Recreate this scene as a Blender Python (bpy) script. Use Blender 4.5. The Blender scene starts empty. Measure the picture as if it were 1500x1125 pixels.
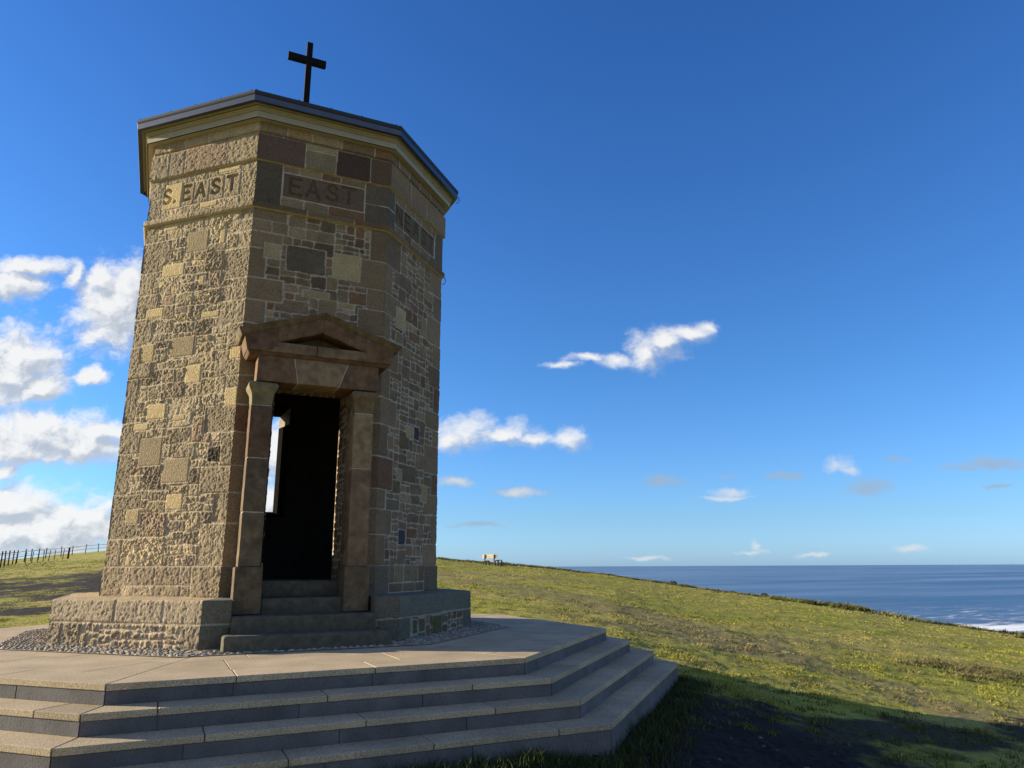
import bpy, math
import numpy as np
from mathutils import Matrix, Vector

# ------------------------------------------------------------------ basics
scene = bpy.context.scene
COL = scene.collection
PI = math.pi
T8 = PI / 8
SUN_H = np.array([-0.832, 0.555])
SUN_EL = math.radians(15.3)
rng0 = np.random.default_rng(7)


def link(o, parent=None):
    COL.objects.link(o)
    if parent is not None:
        o.parent = parent
    return o


def thing(name, label, cat, loc=(0, 0, 0), group=None):
    o = bpy.data.objects.new(name, None)
    o.empty_display_size = 0.3
    o.location = loc
    o['label'] = label
    o['category'] = cat
    if group:
        o['group'] = group
    return link(o)


# ------------------------------------------------------------------ numpy noise
def _h(ix, iy, iz, seed):
    h = (ix * 374761393 + iy * 668265263 + iz * 1440662683 + seed * 974634777) & 0xffffffff
    h = ((h ^ (h >> 13)) * 1274126177) & 0xffffffff
    h = ((h ^ (h >> 16)) * 2246822519) & 0xffffffff
    return ((h ^ (h >> 15)) & 0xffffff) / float(0xffffff)


def vnoise(P, seed=0):
    F = np.floor(P)
    f = P - F
    f = f * f * (3 - 2 * f)
    I = F.astype(np.int64)
    x, y, z = I[..., 0], I[..., 1], I[..., 2]
    fx, fy, fz = f[..., 0], f[..., 1], f[..., 2]
    r = 0
    for dx in (0, 1):
        wx = fx if dx else 1 - fx
        for dy in (0, 1):
            wy = fy if dy else 1 - fy
            for dz in (0, 1):
                wz = fz if dz else 1 - fz
                r = r + wx * wy * wz * _h(x + dx, y + dy, z + dz, seed)
    return r


def fbm(P, scale, octv=3, seed=0, gain=0.5):
    a, s, n, t = 1.0, scale, 0.0, 0.0
    for i in range(octv):
        n = n + a * vnoise(P * s, seed + i * 17)
        t += a
        a *= gain
        s *= 2.03
    return n / t


def sstep(x, a, b):
    t = np.clip((x - a) / (b - a), 0, 1)
    return t * t * (3 - 2 * t)


# ------------------------------------------------------------------ mesh building
def build(name, V, F, mat, parent=None, C=None, smooth=True):
    V = np.ascontiguousarray(V, dtype=np.float32).reshape(-1, 3)
    if not isinstance(F, list):
        F = [F]
    me = bpy.data.meshes.new(name)
    me.vertices.add(len(V))
    me.vertices.foreach_set('co', V.ravel())
    idx = np.concatenate([np.asarray(f, dtype=np.int32).ravel() for f in F])
    tot = np.concatenate([np.full(len(f), np.asarray(f).shape[1], dtype=np.int32) for f in F])
    start = np.concatenate([[0], np.cumsum(tot)[:-1]]).astype(np.int32)
    me.loops.add(len(idx))
    me.loops.foreach_set('vertex_index', idx)
    me.polygons.add(len(tot))
    me.polygons.foreach_set('loop_start', start)
    try:
        me.polygons.foreach_set('loop_total', tot)
    except Exception:
        pass
    me.polygons.foreach_set('use_smooth', np.full(len(tot), smooth, dtype=bool))
    if C is not None:
        at = me.attributes.new('col', 'FLOAT_COLOR', 'POINT')
        C = np.asarray(C, dtype=np.float32)
        if C.shape[-1] == 3:
            C = np.concatenate([C, np.ones(C.shape[:-1] + (1,), np.float32)], -1)
        at.data.foreach_set('color', np.ascontiguousarray(C).ravel())
    me.materials.append(mat)
    me.update(calc_edges=True)
    me.validate()
    o = bpy.data.objects.new(name, me)
    return link(o, parent)


class Acc:
    def __init__(s):
        s.V, s.Q, s.T, s.C, s.n = [], [], [], [], 0

    def add(s, V, F, C):
        V = np.asarray(V, float).reshape(-1, 3)
        F = np.asarray(F)
        (s.Q if F.shape[1] == 4 else s.T).append(F + s.n)
        s.V.append(V)
        C = np.asarray(C, float)
        if C.ndim == 1:
            C = np.tile(C, (len(V), 1))
        s.C.append(C)
        s.n += len(V)

    def build(s, name, mat, parent=None, smooth=True):
        F = []
        if s.Q:
            F.append(np.concatenate(s.Q))
        if s.T:
            F.append(np.concatenate(s.T))
        return build(name, np.concatenate(s.V), F, mat, parent, np.concatenate(s.C), smooth)


def grid_faces(n, m):
    i = np.arange(n * m).reshape(n, m)
    return np.stack([i[:-1, :-1], i[1:, :-1], i[1:, 1:], i[:-1, 1:]], -1).reshape(-1, 4)


def axis_pts(L, r, res):
    n = max(1, int(round((L - 2 * r) / res)))
    inner = np.linspace(r, L - r, n + 1)
    return np.concatenate([[0, r * .3], inner, [L - r * .3, L]])


def block(acc, corners, col, res=0.04, r=0.012, amp=0.004, nscale=25, seed=0, colvar=0.25, shape=None):
    """rough stone block: corners[i][j][k] -> xyz, i,j,k in 0/1 (trilinear)."""
    c = np.array(corners, float).reshape(2, 2, 2, 3)
    L = [np.linalg.norm(c[1].mean((0, 1)) - c[0].mean((0, 1))),
         np.linalg.norm(c[:, 1].mean((0, 1)) - c[:, 0].mean((0, 1))),
         np.linalg.norm(c[:, :, 1].mean((0, 1)) - c[:, :, 0].mean((0, 1)))]
    r = min(r, min(L) * 0.3)
    ax = [axis_pts(l, r, res) for l in L]
    LL = np.array(L)
    for d in range(3):
        a, b = [(1, 2), (2, 0), (0, 1)][d]
        for side in (0, 1):
            A, B = np.meshgrid(ax[a], ax[b], indexing='ij')
            p = np.zeros(A.shape + (3,))
            p[..., a], p[..., b] = A, B
            p[..., d] = L[d] * side
            q = np.clip(p, r, LL - r)
            nr = p - q
            nr /= np.linalg.norm(nr, axis=-1, keepdims=True)
            p = q + nr * r
            u = p / LL
            def tri(u):
                x, y, z = u[..., 0:1], u[..., 1:2], u[..., 2:3]
                o = 0
                for i in (0, 1):
                    for j in (0, 1):
                        for k in (0, 1):
                            o = o + (x if i else 1 - x) * (y if j else 1 - y) * (z if k else 1 - z) * c[i, j, k]
                return o
            w = tri(u)
            if amp:
                h = (fbm(w, nscale, 3, seed) - .5) * 2 * amp
                w = tri((p + nr * h[..., None]) / LL)
            if shape is not None:
                w = shape(w, u)
            f = grid_faces(*A.shape)
            if not side:
                f = f[:, ::-1]
            nc = 1 + colvar * 2 * (fbm(w, 9, 3, seed + 5) - .5)
            acc.add(w, f, (np.array(col) * nc[..., None]).reshape(-1, 3))


def box(acc, x0, x1, y0, y1, z0, z1, col, **k):
    c = [[[(x, y, z) for z in (z0, z1)] for y in (y0, y1)] for x in (x0, x1)]
    block(acc, c, col, **k)


def tube(acc, pts, rad, col, n=6):
    pts = np.array(pts, float)
    rad = np.broadcast_to(rad, (len(pts),))
    V = []
    for i, p in enumerate(pts):
        d = pts[min(i + 1, len(pts) - 1)] - pts[max(i - 1, 0)]
        d /= np.linalg.norm(d)
        a = np.cross(d, [0.3, 0.2, 1] if abs(d[2]) < .9 else [1, 0, 0])
        a /= np.linalg.norm(a)
        b = np.cross(d, a)
        t = np.arange(n) * 2 * PI / n
        V.append(p + rad[i] * (np.cos(t)[:, None] * a + np.sin(t)[:, None] * b))
    V = np.array(V)
    m = len(pts)
    i = np.arange(m * n).reshape(m, n)
    j = np.roll(i, -1, 1)
    F = np.stack([i[:-1], j[:-1], j[1:], i[1:]], -1).reshape(-1, 4)
    caps = []
    for k in range(1, n - 1):
        caps.append([i[0, 0], i[0, k + 1], i[0, k]])
        caps.append([i[-1, 0], i[-1, k], i[-1, k + 1]])
    n0 = acc.n
    acc.add(V, F, col)
    acc.T.append(np.array(caps) + n0)


# ------------------------------------------------------------------ materials
def new_mat(name):
    m = bpy.data.materials.new(name)
    m.use_nodes = True
    nt = m.node_tree
    return m, nt, nt.nodes['Principled BSDF']


def N(nt, t, **k):
    n = nt.nodes.new(t)
    for a, b in k.items():
        setattr(n, a, b)
    return n


def attr_material(name, rough=0.9, bump=0.3, bscale=120, var=0.5, vscale=40, spec=0.2, speck=0.0, speckscale=300, dist=0.01):
    m, nt, bs = new_mat(name)
    L = nt.links.new
    at = N(nt, 'ShaderNodeAttribute', attribute_name='col')
    tc = N(nt, 'ShaderNodeTexCoord')
    n1 = N(nt, 'ShaderNodeTexNoise')
    n1.inputs['Scale'].default_value = vscale
    n1.inputs['Detail'].default_value = 5
    L(tc.outputs['Object'], n1.inputs['Vector'])
    mr = N(nt, 'ShaderNodeMapRange')
    mr.inputs['From Min'].default_value = .25
    mr.inputs['From Max'].default_value = .75
    mr.inputs['To Min'].default_value = 1 - var
    mr.inputs['To Max'].default_value = 1 + var
    L(n1.outputs['Fac'], mr.inputs['Value'])
    sc = N(nt, 'ShaderNodeVectorMath', operation='SCALE')
    L(at.outputs['Color'], sc.inputs[0])
    L(mr.outputs[0], sc.inputs['Scale'])
    out = sc.outputs[0]
    if speck:
        n3 = N(nt, 'ShaderNodeTexNoise')
        n3.inputs['Scale'].default_value = speckscale
        n3.inputs['Detail'].default_value = 2
        L(tc.outputs['Object'], n3.inputs['Vector'])
        m3 = N(nt, 'ShaderNodeMapRange')
        m3.inputs['From Min'].default_value = .35
        m3.inputs['From Max'].default_value = .65
        m3.inputs['To Min'].default_value = 1 - speck
        m3.inputs['To Max'].default_value = 1 + speck
        L(n3.outputs['Fac'], m3.inputs['Value'])
        s3 = N(nt, 'ShaderNodeVectorMath', operation='SCALE')
        L(out, s3.inputs[0])
        L(m3.outputs[0], s3.inputs['Scale'])
        out = s3.outputs[0]
    L(out, bs.inputs['Base Color'])
    bs.inputs['Roughness'].default_value = rough
    bs.inputs['Specular IOR Level'].default_value = spec
    if bump:
        n2 = N(nt, 'ShaderNodeTexNoise')
        n2.inputs['Scale'].default_value = bscale
        n2.inputs['Detail'].default_value = 4
        L(tc.outputs['Object'], n2.inputs['Vector'])
        bp = N(nt, 'ShaderNodeBump')
        bp.inputs['Strength'].default_value = bump
        bp.inputs['Distance'].default_value = dist
        L(n2.outputs['Fac'], bp.inputs['Height'])
        L(bp.outputs[0], bs.inputs['Normal'])
    return m


M_STONE = attr_material('sandstone_masonry', bump=0.8, bscale=75, var=.28, vscale=45, speck=.18, speckscale=160, dist=.012)
M_DRESS = attr_material('dressed_sandstone', bump=0.35, bscale=90, var=.3, vscale=14, speck=.15, speckscale=120)
M_PAVE = attr_material('granite_aggregate_paving', bump=0.6, bscale=90, var=.20, vscale=2.2, speck=.27, speckscale=85, dist=.006)
M_RISER = attr_material('blue_grey_riser_stone', bump=0.3, bscale=70, var=.25, vscale=4, speck=.12, speckscale=70, rough=.85)
M_CREAM = attr_material('cream_painted_timber', bump=0.05, bscale=60, var=.08, vscale=6, rough=.6)
M_COBBLE = attr_material('grey_cobble', bump=0.3, bscale=120, var=.2, vscale=50)
M_WOOD = attr_material('weathered_timber', bump=0.2, bscale=60, var=.25, vscale=20, rough=.8)
M_GRASS = attr_material('grass_blades', bump=0, var=.15, vscale=2, rough=.75, spec=.15)
M_REVEAL_SHADE = attr_material('reveal_shade_black', bump=0, var=.2, vscale=20, rough=1.0, spec=0)  # flat near-black colour that stands for shade on the window reveals
M_DARK = attr_material('dark_interior_stone', bump=0.2, bscale=40, var=.3, vscale=10)


def metal(name, col, rough, met=0.9):
    m, nt, bs = new_mat(name)
    tc = N(nt, 'ShaderNodeTexCoord')
    n1 = N(nt, 'ShaderNodeTexNoise')
    n1.inputs['Scale'].default_value = 9
    nt.links.new(tc.outputs['Object'], n1.inputs['Vector'])
    cr = N(nt, 'ShaderNodeValToRGB')
    cr.color_ramp.elements[0].color = (*[c * .85 for c in col], 1)
    cr.color_ramp.elements[1].color = (*[min(1, c * 1.15) for c in col], 1)
    nt.links.new(n1.outputs['Fac'], cr.inputs[0])
    nt.links.new(cr.outputs[0], bs.inputs['Base Color'])
    bs.inputs['Metallic'].default_value = met
    bs.inputs['Roughness'].default_value = rough
    return m


M_GUTTER = metal('grey_powder_coated_gutter', (.095, .105, .125), .42, 1.0)
M_LEAD = metal('dark_roof_sheet', (.022, .024, .028), .7, 0)
M_BLACK = metal('black_painted_timber', (.006, .0055, .006), .8, 0)
M_BLACK.node_tree.nodes['Principled BSDF'].inputs['Specular IOR Level'].default_value = .15

# ------------------------------------------------------------------ colours (linear albedo)
TAN = np.array((.395, .30, .172))
OLIVE = np.array((.305, .240, .155))
GREYB = np.array((.24, .182, .118))
REDB = np.array((.225, .14, .085))
PURP = np.array((.15, .095, .07))
DARKS = np.array((.115, .09, .062))
NEWST = np.array((.56, .42, .21))
MORT = np.array((.46, .385, .28))
MORT_SE = np.array((.52, .42, .28))


# ------------------------------------------------------------------ masonry faces
def face_frame(k):
    a = -PI / 2 + k * PI / 4
    return np.array([math.cos(a), math.sin(a)]), np.array([-math.sin(a), math.cos(a)])


def split(r, s0, s1, z0, z1, out, med=.017, mw=.075, mh=.05, sig=.85):
    w, h = s1 - s0, z1 - z0
    tgt = med * math.exp(r.normal(0, sig))
    asp = w / h
    if (w * h < tgt and .75 < asp < 3.2) or (w < 2 * mw and h < 2 * mh):
        out.append((s0, s1, z0, z1))
        return
    if (asp > r.uniform(1.2, 2.4) and w > 2 * mw) or h < 2 * mh:
        c = s0 + w * r.uniform(.3, .7)
        split(r, s0, c, z0, z1, out, med, mw, mh, sig)
        split(r, c, s1, z0, z1, out, med, mw, mh, sig)
    else:
        c = z0 + h * r.uniform(.3, .7)
        split(r, s0, s1, z0, c, out, med, mw, mh, sig)
        split(r, s0, s1, c, z1, out, med, mw, mh, sig)


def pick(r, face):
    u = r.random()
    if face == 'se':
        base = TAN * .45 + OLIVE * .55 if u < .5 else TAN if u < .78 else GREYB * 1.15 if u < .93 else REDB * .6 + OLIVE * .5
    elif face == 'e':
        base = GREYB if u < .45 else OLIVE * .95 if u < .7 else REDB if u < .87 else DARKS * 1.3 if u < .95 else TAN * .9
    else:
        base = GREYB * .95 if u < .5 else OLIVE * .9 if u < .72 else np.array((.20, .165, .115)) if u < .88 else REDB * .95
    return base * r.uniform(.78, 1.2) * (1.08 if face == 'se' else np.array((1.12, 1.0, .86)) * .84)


def raster(S, Z, P3, stones, mort=.012, mcol=MORT, mrough=.004, wob=.010, seed=0):
    """stones: (s0,s1,z0,z1,col,proud,rough,round) painted in order -> height, colour"""
    H = (fbm(P3, 30, 3, seed + 1) - .5) * 2 * mrough
    C = mcol * (1 + .35 * (fbm(P3, 14, 3, seed + 2) - .5))[..., None]
    ws = (fbm(P3, 7, 3, seed + 3) - .5) * 2 * wob * 1.6
    wz = (fbm(P3, 7, 3, seed + 4) - .5) * 2 * wob * 1.6
    n1 = fbm(P3, 26, 3, seed + 5) - .5
    pit = sstep(fbm(P3, 44, 2, seed + 15), .52, .74)
    n2 = fbm(P3, 66, 2, seed + 6) - .5
    n3 = fbm(P3, 9, 3, seed + 7)
    n4 = fbm(P3, 3.0, 3, seed + 8)
    n5 = np.abs(fbm(P3, 9, 2, seed + 9) - .5) * 2
    r = np.random.default_rng(seed + 99)
    for (s0, s1, z0, z1, col, proud, rough, wk) in stones:
        m = (S > s0 - .06) & (S < s1 + .06) & (Z > z0 - .06) & (Z < z1 + .06)
        if not m.any():
            continue
        i0, i1 = np.where(m.any(1))[0][[0, -1]]
        j0, j1 = np.where(m.any(0))[0][[0, -1]]
        sl = (slice(i0, i1 + 1), slice(j0, j1 + 1))
        s, z = S[sl] + ws[sl] * wk, Z[sl] + wz[sl] * wk
        dx = np.minimum(s - s0, s1 - s)
        dz = np.minimum(z - z0, z1 - z)
        hm = mort * .5
        rc = min(.024, .3 * min(s1 - s0, z1 - z0)) * (0.35 + .65 * wk)
        ddx, ddz = dx - hm, dz - hm
        d = np.where((ddx < rc) & (ddz < rc), rc - np.hypot(rc - ddx, rc - ddz), np.minimum(ddx, ddz))
        Hs, Cs = H[sl], C[sl]
        ring = (np.minimum(dx, dz) > -hm) & (d <= 0)
        Hs[ring] = ((n1[sl] * 2) * mrough)[ring]
        Cs[ring] = (mcol * (1 + .3 * (n3[sl][..., None] - .5)))[ring]
        ed = .010
        t = np.clip(d / ed, 0, 1)
        tx, tz = r.normal(0, .025, 2) * wk
        h = proud * (1 - (1 - t) ** 2) + t * (rough * (n1[sl] * 1.9 + n2[sl] * 1.5 - pit[sl] * 1.1 - n5[sl] * .7)
                                             + tx * (S[sl] - (s0 + s1) / 2) + tz * (Z[sl] - (z0 + z1) / 2))
        on = d > 0
        cv = 1 + (.5 * (n3[sl] - .5) + .4 * (n4[sl] - .5)) * (.3 + .7 * wk)
        Hs[on] = h[on]
        Cs[on] = (np.array(col) * cv[..., None])[on]
    return H, C


def quoins(c, z0, z1, joints=None, big=.40, small=.22):
    """corner c lies between face c-1 (its right edge) and face c (its left edge)"""
    r = np.random.default_rng(400 + c)
    if joints is None:
        joints = [z0]
        while joints[-1] < z1 - .2:
            joints.append(joints[-1] + r.uniform(.24, .44))
        joints[-1] = z1
    out = []
    for i in range(len(joints) - 1):
        a = i % 2 == 0
        la = (big if a else small) * r.uniform(.85, 1.15)
        lb = (small if a else big) * r.uniform(.85, 1.15)
        out.append((joints[i], joints[i + 1], la, lb, r.uniform(.85, 1.12), r.random()))
    return out


J_SE_E = [.858, 1.337, 1.685, 2.001, 2.404, 2.735, 3.099, 3.43, 3.771, 4.077, 4.37, 4.772, 5.001, 5.164, 5.31]
J_S_SE = [.858, 1.175, 1.709, 2.218, 2.611, 3.188, 3.615, 3.997, 4.328, 4.635, 5.072, 5.31]
QU = {c: quoins(c, .858, 5.31, {0: J_SE_E, -1: J_S_SE}.get(c)) for c in range(-2, 6)}
QU[6] = QU[-2]

RS, RP2, RB = 2.28, 2.305, 2.783
PAL = {-1: 'se', 0: 'e', 1: 'ne'}
ROUGH = {-1: .0066, 0: .006, 1: .005}


def quoin_stones(k, h, rough):
    out = []
    warm = OLIVE * .6 + TAN * .4
    grey = GREYB * .62 + OLIVE * .38

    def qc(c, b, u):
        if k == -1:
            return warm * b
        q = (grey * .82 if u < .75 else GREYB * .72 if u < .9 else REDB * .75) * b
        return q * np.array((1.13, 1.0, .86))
    for (z0, z1, la, lb, b, u) in QU[k]:
        out.append((-h - 1, -h + lb, z0, z1, qc(k, b, u), .009, rough, .35))
    for (z0, z1, la, lb, b, u) in QU[k + 1]:
        out.append((h - la, h + 1, z0, z1, qc(k + 1, b, u), .009, rough, .35))
    return out


SPECIAL = {
    -1: [(-.335, 4.623, .37, .18, NEWST), (-.562, 4.056, .30, .13, NEWST), (-.60, 3.515, .22, .24, NEWST * .85),
         (.172, 3.17, .25, .24, NEWST), (.78, 2.83, .2, .24, NEWST), (-.349, 2.734, .32, .20, NEWST),
         (-.568, 2.55, .25, .09, NEWST), (.084, 1.604, .26, .19, NEWST), (-.535, 1.444, .22, .18, NEWST * .8),
         (.348, 3.93, .29, .09, NEWST * .9), (.79, 3.385, .18, .16, NEWST), (-.45, 5.25, .24, .09, NEWST),
         (.605, 2.149, .2, .2, DARKS * .6), (-.37, 2.23, .36, .36, TAN * .85), (.05, 1.98, .42, .3, TAN * .95),
         (.42, 4.98, .1, .2, NEWST * .9), (.15, 4.42, .1, .12, NEWST * .9), (.02, 2.63, .2, .08, NEWST * .9),
         (-.05, 3.55, .4, .26, TAN * .85), (.02, 4.98, .36, .3, TAN * .8)],
    0: [(.351, 4.699, .36, .36, NEWST * .75), (-.603, 4.755, .2, .2, NEWST * .7), (-.025, 4.254, .34, .1, NEWST * .6),
        (-.18, 4.70, .5, .36, GREYB * .55), (.0, 4.42, .2, .18, PURP * .9)],
    1: [(-.395, 4.201, .28, .30, NEWST * .75), (-.033, 2.662, .23, .16, NEWST * .65), (-.177, 1.22, .2, .2, np.array((.055, .06, .075))),
        (.175, 2.677, .15, .2, np.array((.07, .05, .06))), (-.561, 2.436, .17, .19, np.array((.26, .17, .08))),
        (.45, 1.85, .2, .24, NEWST * .62), (.3, 4.3, .18, .3, NEWST * .5), (-.3, 2.05, .16, .14, NEWST * .6)],
}


def wall_stones(k):
    h = RS * math.sin(T8)
    r = np.random.default_rng(50 + k)
    rects = []
    split(r, -h, h, .858, 5.31, rects, med=.052 if k == -1 else .033, mw=.085, mh=.055)
    pal = PAL.get(k, 'ne')
    rg = ROUGH.get(k, .004)
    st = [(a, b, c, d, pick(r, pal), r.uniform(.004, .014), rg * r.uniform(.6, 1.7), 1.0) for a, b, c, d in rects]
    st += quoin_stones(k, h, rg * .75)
    for (s, z, w, hh, col) in SPECIAL.get(k, []):
        smooth = col[0] > .25
        st.append((s - w / 2, s + w / 2, z - hh / 2, z + hh / 2, col, .008, .0008 if smooth else rg, .15 if smooth else .8))
    return st


def slab_row(r, s0, s1, z0, z1, wmin, wmax, pal, rough, proud=.008, wk=.4, bright=1.0):
    out = []
    s = s0
    while s < s1 - 1e-4:
        w = r.uniform(wmin, wmax)
        e = s + w
        if s1 - e < wmin * .6:
            e = s1
        out.append((s - (1 if s == s0 else 0), e + (1 if e == s1 else 0), z0, z1, pick(r, pal) * bright, proud, rough, wk))
        s = e
    return out


LET = {
    'E': [[(0, 0), (0, 1), (.62, 1)], [(0, .52), (.5, .52)], [(0, 0), (.64, 0)]],
    'A': [[(0, 0), (.36, 1), (.72, 0)], [(.13, .34), (.59, .34)]],
    'S': [[(.58, .82), (.5, .95), (.32, 1), (.13, .94), (.04, .77), (.12, .61), (.31, .52), (.52, .42), (.62, .25), (.54, .07), (.32, 0), (.12, .05), (0, .2)]],
    'T': [[(0, 1), (.72, 1)], [(.36, 0), (.36, 1)]],
    'N': [[(0, 0), (0, 1), (.66, 0), (.66, 1)]],
    '.': [[(0, .02), (.03, .02)]],
}


def carve(S, Z, letters, hh, zb, stroke):
    """signed distance to the strokes: letters = [(char, left s, base z)]"""
    D = np.full(S.shape, 9.0)
    for ch, sx, zz in letters:
        for poly in LET[ch]:
            for (x0, y0), (x1, y1) in zip(poly[:-1], poly[1:]):
                a = np.array([sx + x0 * hh, zz + y0 * hh])
                b = np.array([sx + x1 * hh, zz + y1 * hh])
                ab = b - a
                t = np.clip(((S - a[0]) * ab[0] + (Z - a[1]) * ab[1]) / max(1e-9, ab @ ab), 0, 1)
                D = np.minimum(D, np.hypot(S - a[0] - t * ab[0], Z - a[1] - t * ab[1]))
    return D - stroke / 2


def face_panel(acc, k, R, z0, z1, res, stones, hole=None, letters=None, mort=.013, mrough=.004, seed=0,
               round_top=0, round_bot=0, mcol=MORT, wob=.010, srange=None, skirt=(.15, .15), batter=0):
    n, t = face_frame(k)
    ap = R * math.cos(T8)
    h = R * math.sin(T8)
    sa, sb = srange or (-h, h)
    ns = max(2, int(round((sb - sa) / res)) + 1)
    nz = max(2, int(round((z1 - z0) / res)) + 1)
    sv = np.linspace(sa, sb, ns)
    zv = np.linspace(z0, z1, nz)
    S, Z = np.meshgrid(sv, zv, indexing='ij')

    def pos(S, Z, H):
        a = ap + H
        sc = a / ap
        return np.stack([n[0] * a + t[0] * S * sc, n[1] * a + t[1] * S * sc, Z], -1)
    P3 = pos(S, Z, 0 * S)
    H, C = raster(S, Z, P3, stones, mort=mort, mrough=mrough, seed=seed, mcol=mcol, wob=wob)
    if letters is not None:
        D = carve(S, Z, *letters)
        H = H - (.034 if k == -1 else .027) * sstep(-D, -.003, .009)
    if batter:
        H = H + batter * (z1 - Z) / (z1 - z0)
    if round_top:
        q = np.clip((Z - (z1 - round_top)) / round_top, 0, 1)
        H = H - round_top * (1 - np.sqrt(np.maximum(0, 1 - q * q)))
    if round_bot:
        q = np.clip(((z0 + round_bot) - Z) / round_bot, 0, 1)
        H = H - round_bot * (1 - np.sqrt(np.maximum(0, 1 - q * q)))
    V = pos(S, Z, H)
    # skirts at the top and bottom edge close the step to the neighbouring course
    Vb = pos(S[:, :1], Z[:, :1], H[:, :1] - skirt[0])
    Vt = pos(S[:, -1:], Z[:, -1:], H[:, -1:] - skirt[1])
    V = np.concatenate([Vb, V, Vt], 1)
    C = np.concatenate([C[:, :1], C, C[:, -1:]], 1)
    f = grid_faces(ns, nz + 2)
    if hole is not None:
        Sx = np.concatenate([S[:, :1], S, S[:, -1:]], 1).ravel()
        Zx = np.concatenate([Z[:, :1], Z, Z[:, -1:]], 1).ravel()
        ins = (Sx > hole[0]) & (Sx < hole[1]) & (Zx > hole[2]) & (Zx < hole[3])
        f = f[~ins[f].any(1)]
    acc.add(V, f, C.reshape(-1, 3))


SLIT = (-.19, .19, 1.75, 3.44)
FACES = range(-2, 6)          # -1 south east, 0 east (door), 1 north east ...
VIS = (-1, 0, 1)

tower = thing('stone_tower', 'octagonal rubble stone tower with a pedimented doorway and a cross on its roof', 'tower')

acc = Acc()
for k in FACES:
    hole = None
    if k == 0:
        hole = (-.485, .485, -1, 3.05)
    elif k in (2, 4, -2):
        hole = SLIT
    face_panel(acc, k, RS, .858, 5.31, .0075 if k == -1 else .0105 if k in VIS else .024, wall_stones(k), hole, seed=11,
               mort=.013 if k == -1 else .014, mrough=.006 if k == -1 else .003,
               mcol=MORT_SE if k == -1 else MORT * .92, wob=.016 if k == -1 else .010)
acc.build('wall', M_STONE, tower)

acc = Acc()
for k in FACES:
    h = RP2 * math.sin(T8)
    r = np.random.default_rng(70 + k)
    pal = PAL.get(k, 'ne')
    rg = ROUGH.get(k, .004) * .9
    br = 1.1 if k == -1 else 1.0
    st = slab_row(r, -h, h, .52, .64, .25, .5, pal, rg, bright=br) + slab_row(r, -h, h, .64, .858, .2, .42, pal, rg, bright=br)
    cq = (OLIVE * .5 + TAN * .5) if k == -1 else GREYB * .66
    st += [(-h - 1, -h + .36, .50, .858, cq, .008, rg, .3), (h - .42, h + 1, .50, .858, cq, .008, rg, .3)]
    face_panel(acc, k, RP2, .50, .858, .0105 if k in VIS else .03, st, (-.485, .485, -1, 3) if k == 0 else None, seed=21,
               round_top=.014, mort=.012)
acc.build('lower_course', M_STONE, tower)

acc = Acc()
for k in FACES:
    R = 2.333
    h = R * math.sin(T8)
    r = np.random.default_rng(80 + k)
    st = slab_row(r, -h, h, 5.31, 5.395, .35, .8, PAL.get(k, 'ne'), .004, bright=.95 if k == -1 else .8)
    face_panel(acc, k, R, 5.31, 5.395, .0105 if k in VIS else .03, st, seed=31, round_top=.016, round_bot=.012, mort=.010)
acc.build('string_course', M_STONE, tower)

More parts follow.
